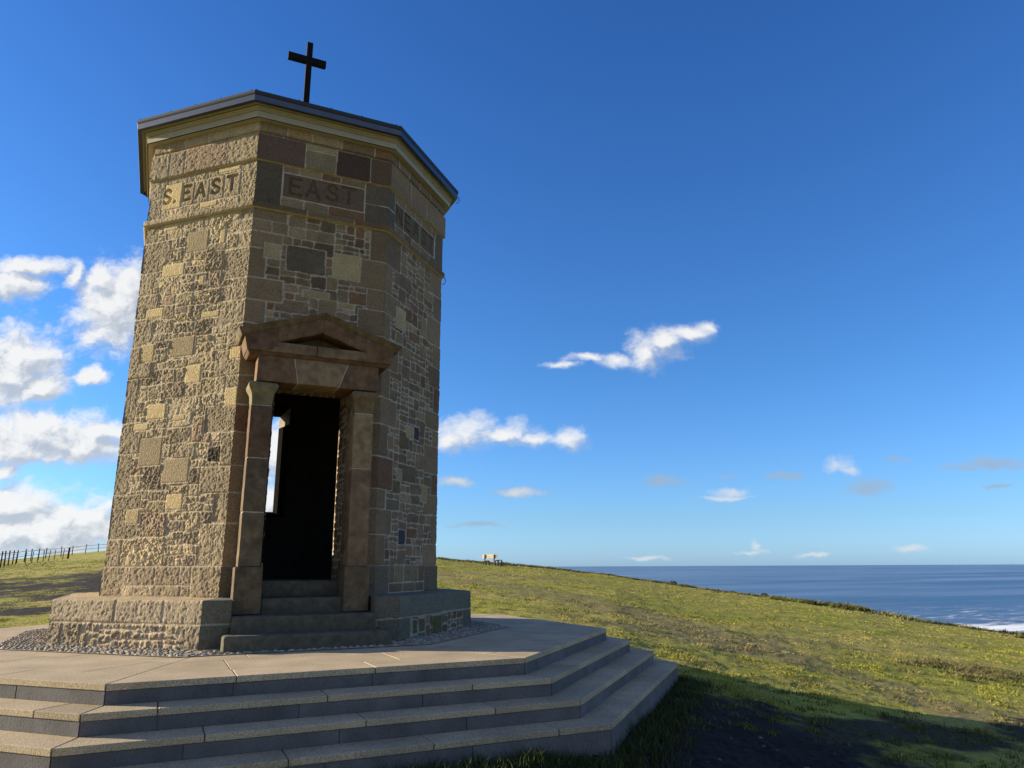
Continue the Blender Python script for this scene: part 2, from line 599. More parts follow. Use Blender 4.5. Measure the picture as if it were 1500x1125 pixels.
# inscription band, lettering cut into the stones
acc = Acc()
BZ0, BZ1 = 5.395, 5.985
for k in FACES:
    R = 2.288
    h = R * math.sin(T8)
    r = np.random.default_rng(90 + k)
    pal = PAL.get(k, 'ne')
    rg = ROUGH.get(k, .004) * .8
    let = None
    st = []
    if k == -1:
        st += slab_row(r, -h, h, BZ0, 5.53, .22, .5, pal, rg) + slab_row(r, -h, h, 5.85, BZ1, .25, .55, pal, rg)
        for a, b in ((-.32, -.115), (-.115, .13), (.13, .375), (.375, .64)):
            st.append((a, b, 5.53, 5.87, (OLIVE * .5 + TAN * .5) * r.uniform(.9, 1.1), .009, rg * .8, .3))
        st.append((-.66, -.32, 5.52, 5.90, NEWST, .010, .0006, .1))
        st.append((.26, .62, 5.90, 5.975, NEWST, .010, .0006, .1))
        st.append((.0, .29, 5.44, 5.525, NEWST, .010, .0006, .1))
        st += [(-h - 1, -h + .22, BZ0, 5.70, OLIVE, .009, rg, .3), (-h - 1, -h + .26, 5.70, BZ1, OLIVE * 1.08, .009, rg, .3),
               (h - .24, h + 1, BZ0, BZ1, TAN * .5 + OLIVE * .5, .009, rg, .25)]
        let = ([('S', -.628, 5.62), ('.', -.435, 5.62), ('E', -.302, 5.618), ('A', -.078, 5.612), ('S', .182, 5.625), ('T', .43, 5.625)], .2, 0, .043)
    elif k == 0:
        st += slab_row(r, -.56, .56, BZ0, 5.53, .24, .42, pal, rg) + slab_row(r, -.56, .56, 5.88, BZ1, .22, .36, pal, rg)
        st += [(-.54, .54, 5.535, 5.885, np.array((.15, .10, .066)), .009, .003, .2),
               (-h - 1, -.55, BZ0, BZ1, GREYB * .5, .009, .003, .25),
               (.55, h + 1, BZ0, 5.68, DARKS * 1.05, .009, .003, .25), (.55, h + 1, 5.68, BZ1, GREYB * .55, .009, .003, .25)]
        let = ([('E', -.445, 5.60), ('A', -.232, 5.605), ('S', .035, 5.615), ('T', .245, 5.62)], .225, 0, .036)
    else:
        st += slab_row(r, -h, h, BZ0, 5.53, .2, .34, pal, rg) + slab_row(r, -h, h, 5.87, BZ1, .2, .36, pal, rg)
        st += [(-.68, -.42, 5.53, 5.87, GREYB * .6, .009, .003, .25), (-.42, .09, 5.53, 5.87, GREYB * .58, .009, .003, .25),
               (.09, .58, 5.53, 5.87, GREYB * .55, .009, .003, .25)]
        st += [(-h - 1, -.68, BZ0, 5.68, DARKS * 1.05, .009, .003, .25), (-h - 1, -.68, 5.68, BZ1, GREYB * .55, .009, .003, .25),
               (.62, h + 1, BZ0, BZ1, GREYB * .65, .009, .003, .25)]
        if k == 1:
            let = ([('N', -.645, 5.60), ('.', -.475, 5.60), ('E', -.385, 5.60), ('A', -.12, 5.60), ('S', .155, 5.61), ('T', .385, 5.61)], .22, 0, .036)
    face_panel(acc, k, R, BZ0, BZ1, .0075 if k in VIS else .03, st, letters=let, seed=41, mort=.013, mrough=.003)
acc.build('inscription_band', M_STONE, tower)

acc = Acc()
for k in FACES:
    R = 2.328
    h = R * math.sin(T8)
    r = np.random.default_rng(100 + k)
    pal = PAL.get(k, 'ne')
    rg = ROUGH.get(k, .004) * .8
    st = slab_row(r, -h, h, 5.985, 6.36, .36, .62, pal, rg)
    if k == 0:
        st = [(-h - 1, -.28, 5.985, 6.36, PURP * .95, .009, .004, .3), (-.28, .13, 5.985, 6.27, TAN * .62, .009, .006, .3),
              (-.28, .22, 6.27, 6.36, NEWST * .62, .009, .001, .15), (.13, .60, 5.985, 6.36, PURP * .55, .009, .004, .3),
              (.60, h + 1, 5.985, 6.36, REDB * .6, .009, .004, .3)]
    elif k == -1:
        st = [(-h - 1, -.56, 5.985, 6.36, OLIVE, .009, rg, .3), (-.56, -.3, 5.985, 6.36, OLIVE * .9, .009, rg, .3),
              (-.3, .42, 5.985, 6.36, OLIVE * .55 + REDB * .6, .009, rg, .3), (.42, h + 1, 5.985, 6.36, TAN * .5 + OLIVE * .45, .009, rg, .3)]
    face_panel(acc, k, R, 5.985, 6.36, .0105 if k in VIS else .03, st, seed=51, round_bot=.02, mort=.013)
    R2 = 2.318
    h = R2 * math.sin(T8)
    st = slab_row(r, -h, h, 6.36, 6.56, .18, .46, pal, rg)
    face_panel(acc, k, R2, 6.40, 6.56, .0105 if k in VIS else .03, st, seed=61, mort=.016, round_bot=.02)
    R2 = 2.285
    h = R2 * math.sin(T8)
    st = slab_row(r, -h, h, 6.36, 6.41, .18, .46, pal, rg)
    face_panel(acc, k, R2, 6.355, 6.41, .0105 if k in VIS else .03, st, seed=62, mort=.016)
acc.build('frieze', M_STONE, tower)


# ------------------------------------------------------------------ eaves
def oct_sweep(acc, prof, col, cx=0, cy=0, closed=False):
    """sharp octagonal sweep of (R, z) points, faces kept flat"""
    pr = prof + [prof[0]] if closed else prof
    for i in range(len(pr) - 1):
        (r0, z0), (r1, z1) = pr[i], pr[i + 1]
        V, F = [], []
        for k in range(8):
            for j in (0, 1):
                a = -PI / 2 + (k - .5 + j) * PI / 4
                V += [(cx + r0 * math.cos(a), cy + r0 * math.sin(a), z0), (cx + r1 * math.cos(a), cy + r1 * math.sin(a), z1)]
            b = k * 4
            F.append((b, b + 2, b + 3, b + 1))
        acc.add(np.array(V), np.array(F), col)


EX, EY = -.03, -.06
acc = Acc()
cream = np.array((.36, .315, .24))
oct_sweep(acc, [(2.22, 6.53), (2.41, 6.53)], cream * .9)
oct_sweep(acc, [(2.41, 6.53), (2.41, 6.605), (2.422, 6.612)], cream * 1.05, EX * .3, EY * .3)
oct_sweep(acc, [(2.422, 6.612), (2.422, 6.632), (2.435, 6.638), (2.435, 6.650), (2.45, 6.668)], cream * .92, EX * .4, EY * .4)
oct_sweep(acc, [(2.45, 6.668), (2.47, 6.69), (2.52, 6.70)], cream * .8, EX * .6, EY * .6)
acc.build('cornice', M_CREAM, tower, smooth=False)
acc = Acc()
oct_sweep(acc, [(2.475, 6.662), (2.530, 6.662), (2.536, 6.738), (2.515, 6.742), (2.475, 6.71)], (.4, .4, .4), EX, EY, closed=True)
acc.build('gutter', M_GUTTER, tower, smooth=False)
acc = Acc()
oct_sweep(acc, [(2.40, 6.745), (2.538, 6.745), (2.548, 6.765), (2.545, 6.80), (2.50, 6.81), (.06, 7.75)], (.05, .055, .06), EX, EY)
roof = acc.build('roof', M_LEAD, tower, smooth=False)
# small bolt heads along the roof edge
for k in (-1, 0, 1):
    n, t = face_frame(k)
    for s in (-.95, -.42, .0, .42, .9):
        p = n * 2.33 + t * s + np.array([EX, EY])
        acc = Acc()
        tube(acc, [(p[0], p[1], 6.79), (p[0], p[1], 6.825)], [.014, .007], (.5, .5, .48), 6)
        acc.build('bolt', M_GUTTER, roof)
for c, rr, zz in ((2, 2.50, 6.70), (2, 2.30, 5.28)):
    a = -PI / 2 + (c - .5) * PI / 4
    d = np.array([math.cos(a), math.sin(a)])
    pts = [(*(d * (rr + .055 * math.sin(u)) + np.array([0, 0])), zz + .065 * math.cos(u) - .02) for u in np.linspace(.2, PI * .95, 9)]
    acc = Acc()
    tube(acc, pts, .006, (.03, .03, .03), 5)
    acc.build('wire_loop', M_LEAD, tower)

# cross on the roof apex, arms parallel to the door front
acc = Acc()
box(acc, -.048, .048, -.04, .04, 7.6, 9.575, (.02, .02, .02), res=.3, r=.006, amp=0)
box(acc, -.345, .285, -.038, .042, 9.17, 9.292, (.02, .02, .02), res=.3, r=.006, amp=0)
o = acc.build('cross', M_BLACK, tower, smooth=False)
o.location = (-.04, 0, 0)

# ------------------------------------------------------------------ inside
AIN = 1.6


def inner_wall(acc, k, hole):
    n, t = face_frame(k)
    h = AIN * math.tan(T8)
    P = lambda s, z: (n[0] * AIN + t[0] * s, n[1] * AIN + t[1] * s, z)
    zlo, zhi = .68, 5.0
    q = [(-h, h, zlo, zhi)] if hole is None else [(-h, hole[0], zlo, zhi), (hole[1], h, zlo, zhi),
                                               (hole[0], hole[1], hole[3], zhi), (hole[0], hole[1], zlo, hole[2])]
    for a, b, c, d in q:
        if d - c > .01 and b - a > .01:
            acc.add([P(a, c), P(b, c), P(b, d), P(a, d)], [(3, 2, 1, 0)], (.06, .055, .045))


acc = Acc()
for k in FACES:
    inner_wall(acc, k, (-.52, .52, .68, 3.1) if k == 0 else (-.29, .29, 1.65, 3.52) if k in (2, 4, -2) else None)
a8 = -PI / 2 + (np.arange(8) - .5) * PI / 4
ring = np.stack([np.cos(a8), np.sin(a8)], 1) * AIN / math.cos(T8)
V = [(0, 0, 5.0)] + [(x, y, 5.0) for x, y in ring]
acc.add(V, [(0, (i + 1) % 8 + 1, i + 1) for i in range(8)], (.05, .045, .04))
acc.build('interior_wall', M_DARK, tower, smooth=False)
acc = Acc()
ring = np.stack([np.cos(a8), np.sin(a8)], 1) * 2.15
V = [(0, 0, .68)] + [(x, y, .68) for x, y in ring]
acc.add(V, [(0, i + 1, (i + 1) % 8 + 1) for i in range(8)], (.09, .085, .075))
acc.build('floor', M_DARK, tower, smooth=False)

for k in (2, 4, -2):
    n, t = face_frame(k)
    acc = Acc()
    ao = RS * math.cos(T8) + .006
    def Q(s, z, a):
        return (n[0] * a + t[0] * s, n[1] * a + t[1] * s, z)
    so, si = .183, .285
    zo, zi = (1.752, 3.436), (1.645, 3.525)
    for (a, b) in (((-so, zo[0]), (-so, zo[1])), ((so, zo[1]), (so, zo[0])), ((-so, zo[1]), (so, zo[1])), ((so, zo[0]), (-so, zo[0]))):
        def inn(p):
            return (math.copysign(si, p[0]), zi[0] if p[1] == zo[0] else zi[1])
        nn = 14
        A = [Q(*(np.array(a) + (np.array(b) - a) * i / nn), ao) for i in range(nn + 1)]
        B = [Q(*(np.array(inn(a)) + (np.array(inn(b)) - inn(a)) * i / nn), AIN - .003) for i in range(nn + 1)]
        c = OLIVE
        V = np.array(A + B)
        F = [(i, i + 1, i + nn + 2, i + nn + 1) for i in range(nn)]
        r = np.random.default_rng(k + 30)
        acc.add(V, F, np.concatenate([np.repeat(c[None] * r.uniform(.8, 1.2, (nn + 1, 1)), 1, 0)] * 2))
    acc.build('window_reveal', M_STONE, tower, smooth=False)
    acc = Acc()  # black sheets added over the stone reveals, standing for shade in the openings
    e = .012
    lo = [((-so + e, zo[0]), (-so + e, 3.22)), ((so - e, zo[0]), (so - e, 3.22)), ((-so, zo[1] - e), (so, zo[1] - e)), ((-so, zo[0] + e), (so, zo[0] + e))]
    for (a, b) in lo:
        def inn2(p):
            q = [math.copysign(si - e, p[0]), p[1]]
            if p[1] < 2:
                q[1] = zi[0] + e
            elif p[1] > 3.3:
                q[1] = zi[1] - e
            return q
        c1, c2 = inn2(a), inn2(b)
        d_ = .010
        P0 = [Q(*a, ao - .06), Q(*b, ao - .06), Q(*c2, AIN - .02), Q(*c1, AIN - .02)]
        sgn = 1 if a[0] == b[0] and a[0] > 0 else -1
        if a[0] == b[0]:
            P1 = [Q(x_ + sgn * d_, z_, q_) for (x_, z_), q_ in ((a, ao - .06), (b, ao - .06), (c2, AIN - .02), (c1, AIN - .02))]
        else:
            u_ = 1 if a[1] > 3 else -1
            P1 = [Q(x_, z_ + u_ * d_, q_) for (x_, z_), q_ in ((a, ao - .06), (b, ao - .06), (c2, AIN - .02), (c1, AIN - .02))]
        acc.add(P0 + P1, [(0, 1, 2, 3), (4, 7, 6, 5), (0, 4, 5, 1), (1, 5, 6, 2), (2, 6, 7, 3), (3, 7, 4, 0)], (.012, .011, .010))
    acc.build('reveal_shade_sheet', M_REVEAL_SHADE, tower, smooth=False)

# door reveals: coursed rubble seen on the right hand jamb
def jamb(sign):
    acc = Acc()
    ya, yb = -2.30, -1.58
    nu, nz = 62, 215
    U, Z = np.meshgrid(np.linspace(ya, yb, nu), np.linspace(.66, 3.08, nz), indexing='ij')
    X = np.full(U.shape, .47)
    P3 = np.stack([X * sign, U, Z], -1)
    r = np.random.default_rng(5 + sign)
    rects = []
    split(r, ya, yb, .66, 3.08, rects, med=.02)
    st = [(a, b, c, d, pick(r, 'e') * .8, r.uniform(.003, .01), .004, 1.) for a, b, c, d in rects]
    H, C = raster(U, Z, P3, st, mort=.022, seed=71)
    V = np.stack([(X - H) * sign, U, Z], -1)
    f = grid_faces(nu, nz)
    if sign < 0:
        f = f[:, ::-1]
    acc.add(V, f, C.reshape(-1, 3))
    acc.build('door_jamb', M_STONE, tower)


jamb(1)
jamb(-1)
acc = Acc()
r = np.random.default_rng(12)
nu, nz = 90, 60
X, Y = np.meshgrid(np.linspace(-.49, .49, nu), np.linspace(-2.12, -1.58, nz), indexing='ij')
P3 = np.stack([X, Y, 0 * X + 3.03], -1)
rects = []
split(r, -.49, .49, -2.12, -1.58, rects, med=.012)
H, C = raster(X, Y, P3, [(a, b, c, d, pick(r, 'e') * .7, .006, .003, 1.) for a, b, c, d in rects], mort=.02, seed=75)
acc.add(np.stack([X, Y, 3.03 - H], -1), grid_faces(nu, nz)[:, ::-1], C.reshape(-1, 3))
acc.build('door_head', M_STONE, tower)

# ------------------------------------------------------------------ plinth
acc = Acc()
hb = RB * math.sin(T8)
for k in FACES:
    r = np.random.default_rng(120 + k)
    pal = PAL.get(k, 'ne')
    rg = {-1: .007, 0: .004, 1: .005}.get(k, .004)
    rects = []
    split(r, -hb, hb, -.03, .255, rects, med=.018)
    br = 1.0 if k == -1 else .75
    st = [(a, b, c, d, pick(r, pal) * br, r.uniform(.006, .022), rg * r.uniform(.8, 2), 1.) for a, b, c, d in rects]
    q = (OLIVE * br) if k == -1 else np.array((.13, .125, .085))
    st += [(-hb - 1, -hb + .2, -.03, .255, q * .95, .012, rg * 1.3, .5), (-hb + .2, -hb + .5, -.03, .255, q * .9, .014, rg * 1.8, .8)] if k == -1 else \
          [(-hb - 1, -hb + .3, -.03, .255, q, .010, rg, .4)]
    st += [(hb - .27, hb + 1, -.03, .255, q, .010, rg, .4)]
    if k == 1:
        st += [(-.72, -.58, .05, .22, np.array((.11, .10, .04)), .012, .006, .8), (-.55, -.38, .06, .23, np.array((.12, .11, .045)), .012, .006, .8),
               (-.18, .12, .0, .24, np.array((.12, .105, .04)), .014, .007, .8), (.2, .3, .12, .22, np.array((.12, .11, .05)), .01, .006, .8)]
    pl = {-1: 'se', 0: 'e'}.get(k, 'ne')
    joints = {-1: [-hb, -.12, .55, hb], 1: [-hb, .12, hb], 0: [-hb, -.5, .5, hb]}.get(k, [-hb, 0, hb])
    for a, b in zip(joints[:-1], joints[1:]):
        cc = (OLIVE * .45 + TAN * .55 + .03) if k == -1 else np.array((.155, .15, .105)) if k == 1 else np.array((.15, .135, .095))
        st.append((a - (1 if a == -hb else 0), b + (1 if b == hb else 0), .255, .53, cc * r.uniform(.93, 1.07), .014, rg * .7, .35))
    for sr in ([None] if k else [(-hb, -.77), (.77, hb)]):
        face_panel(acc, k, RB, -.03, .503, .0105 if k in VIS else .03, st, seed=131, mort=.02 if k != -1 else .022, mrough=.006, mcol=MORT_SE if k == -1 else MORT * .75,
                   round_top=.022, srange=sr, skirt=(.01, .05), batter=.012)
    # top ledge
    n, t = face_frame(k)
    for (f0, f1) in ([(-1, 1)] if k else [(-1, -.72), (.72, 1)]):
        U, W = np.meshgrid(np.linspace(f0, f1, 60), np.linspace(0, 1, 24), indexing='ij')
        R = 2.22 + W * (RB - .012 - 2.22)
        a = R * math.cos(T8)
        s = U * R * math.sin(T8)
        if k == 0:
            s = np.sign(U) * np.maximum(abs(s), .772)
        X, Y = n[0] * a + t[0] * s, n[1] * a + t[1] * s
        P3 = np.stack([X, Y, 0 * X], -1)
        Z = .503 + .012 * (1 - W) + (fbm(P3, 14, 3, 5) - .5) * .012 - .01 * sstep(W, .93, 1)
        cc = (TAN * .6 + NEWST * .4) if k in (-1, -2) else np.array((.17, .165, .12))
        C = cc * (1 + .4 * (fbm(P3, 10, 3, 8) - .5))[..., None]
        acc.add(np.stack([X, Y, Z], -1), grid_faces(60, 24)[:, ::-1], C.reshape(-1, 3))
for sg in (-1, 1):
    U, W = np.meshgrid(np.linspace(-2.60, -2.0, 40), np.linspace(-.03, .505, 36), indexing='ij')
    X = 0 * U + sg * .768
    P3 = np.stack([X, U, W], -1)
    X = X + (fbm(P3, 18, 3, 4) - .5) * .012
    f = grid_faces(40, 36)
    acc.add(np.stack([X, U, W], -1), f if sg < 0 else f[:, ::-1], np.array((.15, .135, .095)) * (.8 + .4 * fbm(P3, 9, 3, 6)[..., None]).reshape(-1, 1))
acc.build('plinth', M_STONE, tower)

# ------------------------------------------------------------------ door steps
STEPC = np.array((.098, .09, .062))
for i, (x0, x1, y0, y1, z0, z1) in enumerate([(-.865, .875, -2.985, -2.45, -.05, .163), (-.772, .772, -2.71, -2.2, .02, .335),
                                             (-.462, .468, -2.41, -2.0, .3, .508), (-.455, .462, -2.14, -1.55, .5, .688)]):
    acc = Acc()
    box(acc, x0, x1, y0, y1, z0, z1, STEPC * (1.0 - .05 * i), res=.03, r=.028, amp=.006, nscale=16, seed=200 + i)
    acc.build('door_step', M_DRESS, tower)

# ------------------------------------------------------------------ door surround
RED1 = np.array((.165, .096, .054))
RED2 = np.array((.19, .122, .068))
BRN = np.array((.172, .122, .070))


def pilaster(sg):
    X = lambda a, b: (min(a * sg, b * sg), max(a * sg, b * sg))
    pieces = [(.848, 1.445, BRN * .8), (1.457, 2.065, BRN * .72), (2.077, 2.69, RED1 * .75)] if sg < 0 else \
             [(.848, 2.00, RED2 * 1.0), (2.012, 2.69, np.array((.27, .18, .095)))]
    acc = Acc()
    x0, x1 = X(.487, .728)
    for i, (a, b, c) in enumerate(pieces):
        box(acc, x0, x1, -2.35, -2.04, a, b, c, res=.03, r=.007, amp=.003, seed=300 + i + 7 * (sg > 0), nscale=18, colvar=.45)
    box(acc, x0 + .006, x1 - .006, -2.344, -2.05, .85, 2.7, MORT * .9, res=.5, r=.004, amp=0)
    p = acc.build('pilaster', M_DRESS, tower)
    acc = Acc()
    x0, x1 = X(.458, .757)
    box(acc, x0, x1, -2.372, -2.02, .337, .845, BRN * (.75 if sg < 0 else .8), res=.03, r=.010, amp=.004, seed=320 + sg, nscale=14, colvar=.5)
    acc.build('pilaster_base', M_DRESS, p)
    acc = Acc()
    cx = (x0 + x1) / 2

    def flare(w, u):
        t = np.clip((w[..., 2] - 2.70) / .275, 0, 1)
        g = np.interp(t, [0, .12, .5, .68, .78, .9, 1.0], [0, 0, .012, .04, .052, .05, .018])
        o = w.copy()
        fx = np.clip((w[..., 0] - cx) / .115, -1, 1)
        o[..., 0] += fx * g
        o[..., 1] -= g * np.clip((-2.2 - w[..., 1]) / .15, 0, 1)
        return o
    x0, x1 = X(.49, .725)
    box(acc, x0, x1, -2.348, -2.04, 2.70, 2.975, np.array((.185, .145, .075)) if sg < 0 else np.array((.19, .128, .066)), res=.02, r=.012, amp=.003,
        seed=330 + sg, nscale=25, shape=flare, colvar=.4)
    acc.build('capital', M_DRESS, p)


pilaster(-1)
pilaster(1)

def forward(p):
    """stand the door surround a little further out from the wall"""
    for o_ in [p] + list(p.children):
        me_ = o_.data
        co_ = np.empty(len(me_.vertices) * 3, np.float32)
        me_.vertices.foreach_get('co', co_)
        v_ = co_.reshape(-1, 3)
        v_[:, 0] = v_[:, 0] * .99 - .0155
        v_[:, 1] -= .10 * np.clip((-2.05 - v_[:, 1]) / .25, 0, 1)
        v_[:, 2] = v_[:, 2] * .99 + .008
        me_.vertices.foreach_set('co', co_)
        me_.update()


for o_ in [o for o in tower.children if o.name.startswith('pilaster')]:
    forward(o_)

# flat arch of three voussoirs on the pilasters
acc = Acc()
zb, zt = 2.985, 3.325
jb, jt = [-.705, -.217, .27, .76], [-.70, -.283, .388, .772]
for i in range(3):
    g = .006
    c = [[[(jb[i] + g if s == 0 else jb[i + 1] - g, y, zb), (jt[i] + g if s == 0 else jt[i + 1] - g, y, zt)] for y in (-2.385, -2.05)] for s in (0, 1)]
    block(acc, c, [RED1 * .95, np.array((.235, .16, .09)), RED1][i], res=.03, r=.01, amp=.004, nscale=14, seed=340 + i, colvar=.5)
box(acc, -.69, .75, -2.377, -2.06, 2.99, 3.32, MORT, res=.5, r=.004, amp=0)
forward(acc.build('lintel', M_DRESS, tower))

acc = Acc()
YB = -2.05


def prism(q, yf, col, seed, **k):
    """q: four (x, z): bottom-left, bottom-right, top-left, top-right; yf front y at bottom and at top"""
    bl, br, tl, tr = q
    yb_, yt_ = yf
    c = [[[(bl[0], yb_, bl[1]), (tl[0], yt_, tl[1])], [(bl[0], YB, bl[1]), (tl[0], YB, tl[1])]],
         [[(br[0], yb_, br[1]), (tr[0], yt_, tr[1])], [(br[0], YB, br[1]), (tr[0], YB, tr[1])]]]
    block(acc, c, col, res=.03, r=.009, amp=.0035, nscale=16, seed=seed, colvar=.5, **k)


XC = .035
prism([(-.60, 3.335), (-.03, 3.335), (-.60, 3.46), (-.03, 3.46)], (-2.45, -2.455), RED2 * .92, 351)
prism([(-.022, 3.335), (.62, 3.335), (-.022, 3.46), (.62, 3.46)], (-2.45, -2.455), RED2 * 1.0, 352)
prism([(-.80, 3.295), (.87, 3.295), (-.83, 3.336), (.90, 3.336)], (-2.40, -2.43), RED1 * .8, 356)
# recessed field behind the little triangle
prism([(-.55, 3.40), (.62, 3.40), (-.55, 3.75), (.62, 3.75)], (-2.22, -2.22), BRN * .8, 353)
for sg in (-1, 1):
    def m(x, z):
        return (XC + sg * x, z)

    def pr(q, yf, col, sd):
        q = [m(*p) for p in q]
        if sg < 0:
            q = [q[1], q[0], q[3], q[2]]
        prism(q, yf, col, sd)
    pr([(.53, 3.335), (.87, 3.335), (.53, 3.655), (.915, 3.525)], (-2.45, -2.47), RED1 * (.85 if sg < 0 else 1.0), 360 + sg)
    pr([(.30, 3.535), (.53, 3.452), (.30, 3.735), (.53, 3.655)], (-2.45, -2.47), RED1 * (.9 if sg < 0 else 1.0), 364 + sg)
    pr([(.0, 3.64), (.30, 3.535), (.0, 3.835), (.30, 3.735)], (-2.45, -2.47), RED1 * .95, 368 + sg)
    # crowning slab, undercut at the front
    pr([(.0, 3.815), (.94, 3.49), (.0, 3.885), (.985, 3.565)], (-2.475, -2.535), BRN * .85, 372 + sg)
forward(acc.build('pediment', M_DRESS, tower))

# ------------------------------------------------------------------ stepped platform
PX, PY, PR, PT, PRI = -.056, -.444, 4.558, .321, .1507
plat = thing('stepped_platform', 'wide octagonal platform of tan paving with dark blue grey risers below the tower', 'platform')
PAVE = np.array((.44, .345, .218))
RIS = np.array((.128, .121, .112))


def ring_slabs(acc, r0, r1, z0, z1, step, col, res=.2, rad=.005, amp=0.0, seed=0, gap=.004, cv=.12, off=0.0):
    r = np.random.default_rng(seed)
    for k in range(8):
        n, t = face_frame(k)
        a0, a1 = r0 * math.cos(T8), r1 * math.cos(T8)
        h0, h1 = r0 * math.sin(T8), r1 * math.sin(T8)
        cuts = [-1.0]
        L = 2 * h1
        s = r.uniform(.35, 1.0) * step
        while s < L - .35 * step:
            cuts.append(s / L * 2 - 1)
            s += step * r.uniform(.92, 1.08)
        cuts.append(1.0)
        for i in range(len(cuts) - 1):
            u0, u1 = cuts[i], cuts[i + 1]
            def pt(u, inner, z, e):
                h, a = (h0, a0) if inner else (h1, a1)
                s = u * h1
                if u in (-1.0, 1.0):
                    s = u * h
                s = max(-h, min(h, s)) + e * gap
                return (PX + n[0] * a + t[0] * s, PY + n[1] * a + t[1] * s, z)
            c = [[[pt(u, inn, z, e) for z in (z0, z1)] for inn in (True, False)] for u, e in ((u0, 1), (u1, -1))]
            c = [[[c[i_][j_][k_] for k_ in (0, 1)] for j_ in (1, 0)] for i_ in (0, 1)]
            block(acc, c, np.array(col) * r.uniform(1 - cv, 1 + cv), res=res, r=rad, amp=amp, seed=seed, nscale=10, colvar=.12)


acc = Acc()
ring_slabs(acc, 4.09, PR, -.05, 0, 1.15, PAVE, seed=401, res=.25, cv=.04)
ring_slabs(acc, 3.27, 4.085, -.05, -.0005, 1.4, PAVE * .98, seed=402, res=.3, rad=.003, cv=.04)
ring_slabs(acc, 2.3, 3.266, -.05, -.001, 1.4, PAVE, seed=403, res=.3, rad=.003, cv=.03)
a8p = -PI / 2 + (np.arange(8) - .5) * PI / 4
V = [(PX, PY, -.012)] + [(PX + 4.5 * math.cos(a), PY + 4.5 * math.sin(a), -.012) for a in a8p]
acc.add(V, [(0, i + 1, (i + 1) % 8 + 1) for i in range(8)], MORT * .9)
acc.build('paving', M_PAVE, plat, smooth=False)
for i in range(4):
    R = PR + PT * i
    z = -PRI * i
    if i:
        acc = Acc()
        ring_slabs(acc, R - PT - .05, R, z - .05, z, 1.15, PAVE * .93, seed=410 + i, res=.25, rad=.006, amp=.0)
        acc.build('tread', M_PAVE, plat, smooth=False)
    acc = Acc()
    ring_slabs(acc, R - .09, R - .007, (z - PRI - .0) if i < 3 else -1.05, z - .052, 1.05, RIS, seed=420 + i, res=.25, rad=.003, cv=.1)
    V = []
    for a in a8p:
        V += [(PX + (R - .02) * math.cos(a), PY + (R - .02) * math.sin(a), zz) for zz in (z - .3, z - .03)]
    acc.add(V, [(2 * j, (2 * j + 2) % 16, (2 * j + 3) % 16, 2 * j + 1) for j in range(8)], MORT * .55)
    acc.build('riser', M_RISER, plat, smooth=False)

# cobble border round the plinth
acc = Acc()
r = np.random.default_rng(9)
V = []
for R in (2.7, 3.36):
    V += [(R * math.cos(a), R * math.sin(a), .006) for a in a8p]
acc.add(V, [(j, 8 + j, 8 + (j + 1) % 8, (j + 1) % 8) for j in range(8)], MORT * .7)
ang = np.arange(7) * 2 * PI / 7
dome = np.concatenate([[(0, 0, 1.0)], np.stack([.62 * np.cos(ang), .62 * np.sin(ang), 0 * ang + .78], 1), np.stack([np.cos(ang), np.sin(ang), 0 * ang], 1)])
dT = [(0, 1 + i, 1 + (i + 1) % 7) for i in range(7)]
dQ = [(1 + i, 8 + i, 8 + (i + 1) % 7, 1 + (i + 1) % 7) for i in range(7)]
for k in FACES:
    n, t = face_frame(k)
    a = 2.56
    while a < 3.07:
        h = a * math.tan(T8)
        s = -h + r.uniform(0.02, .06)
        while s < h - .02:
            ln = r.uniform(.022, .044)
            w = r.uniform(.014, .021)
            if h - abs(s) > .045:
                rot = r.normal(0, .3)
                cs, sn = math.cos(rot), math.sin(rot)
                hh = r.uniform(.008, .02)
                d = dome * (ln, w, hh)
                if r.random() < .35:
                    d[1:, 2] += (d[1:, 0] / ln) * .006
                x = d[:, 0] * cs - d[:, 1] * sn + s + ln
                y = d[:, 0] * sn + d[:, 1] * cs + a + w + r.normal(0, .004)
                g = r.uniform(.55, 1.25)
                col = np.array((.33, .285, .215)) * g * r.uniform(.9, 1.1, 3)
                W = np.stack([n[0] * y + t[0] * x, n[1] * y + t[1] * x, d[:, 2] + .004], 1)
                n0 = acc.n
                acc.add(W, dQ, col)
                acc.T.append(np.array(dT) + n0)
            s += 2 * ln + r.uniform(.004, .014)
        a += .040
acc.build('cobble_border', M_COBBLE, plat)

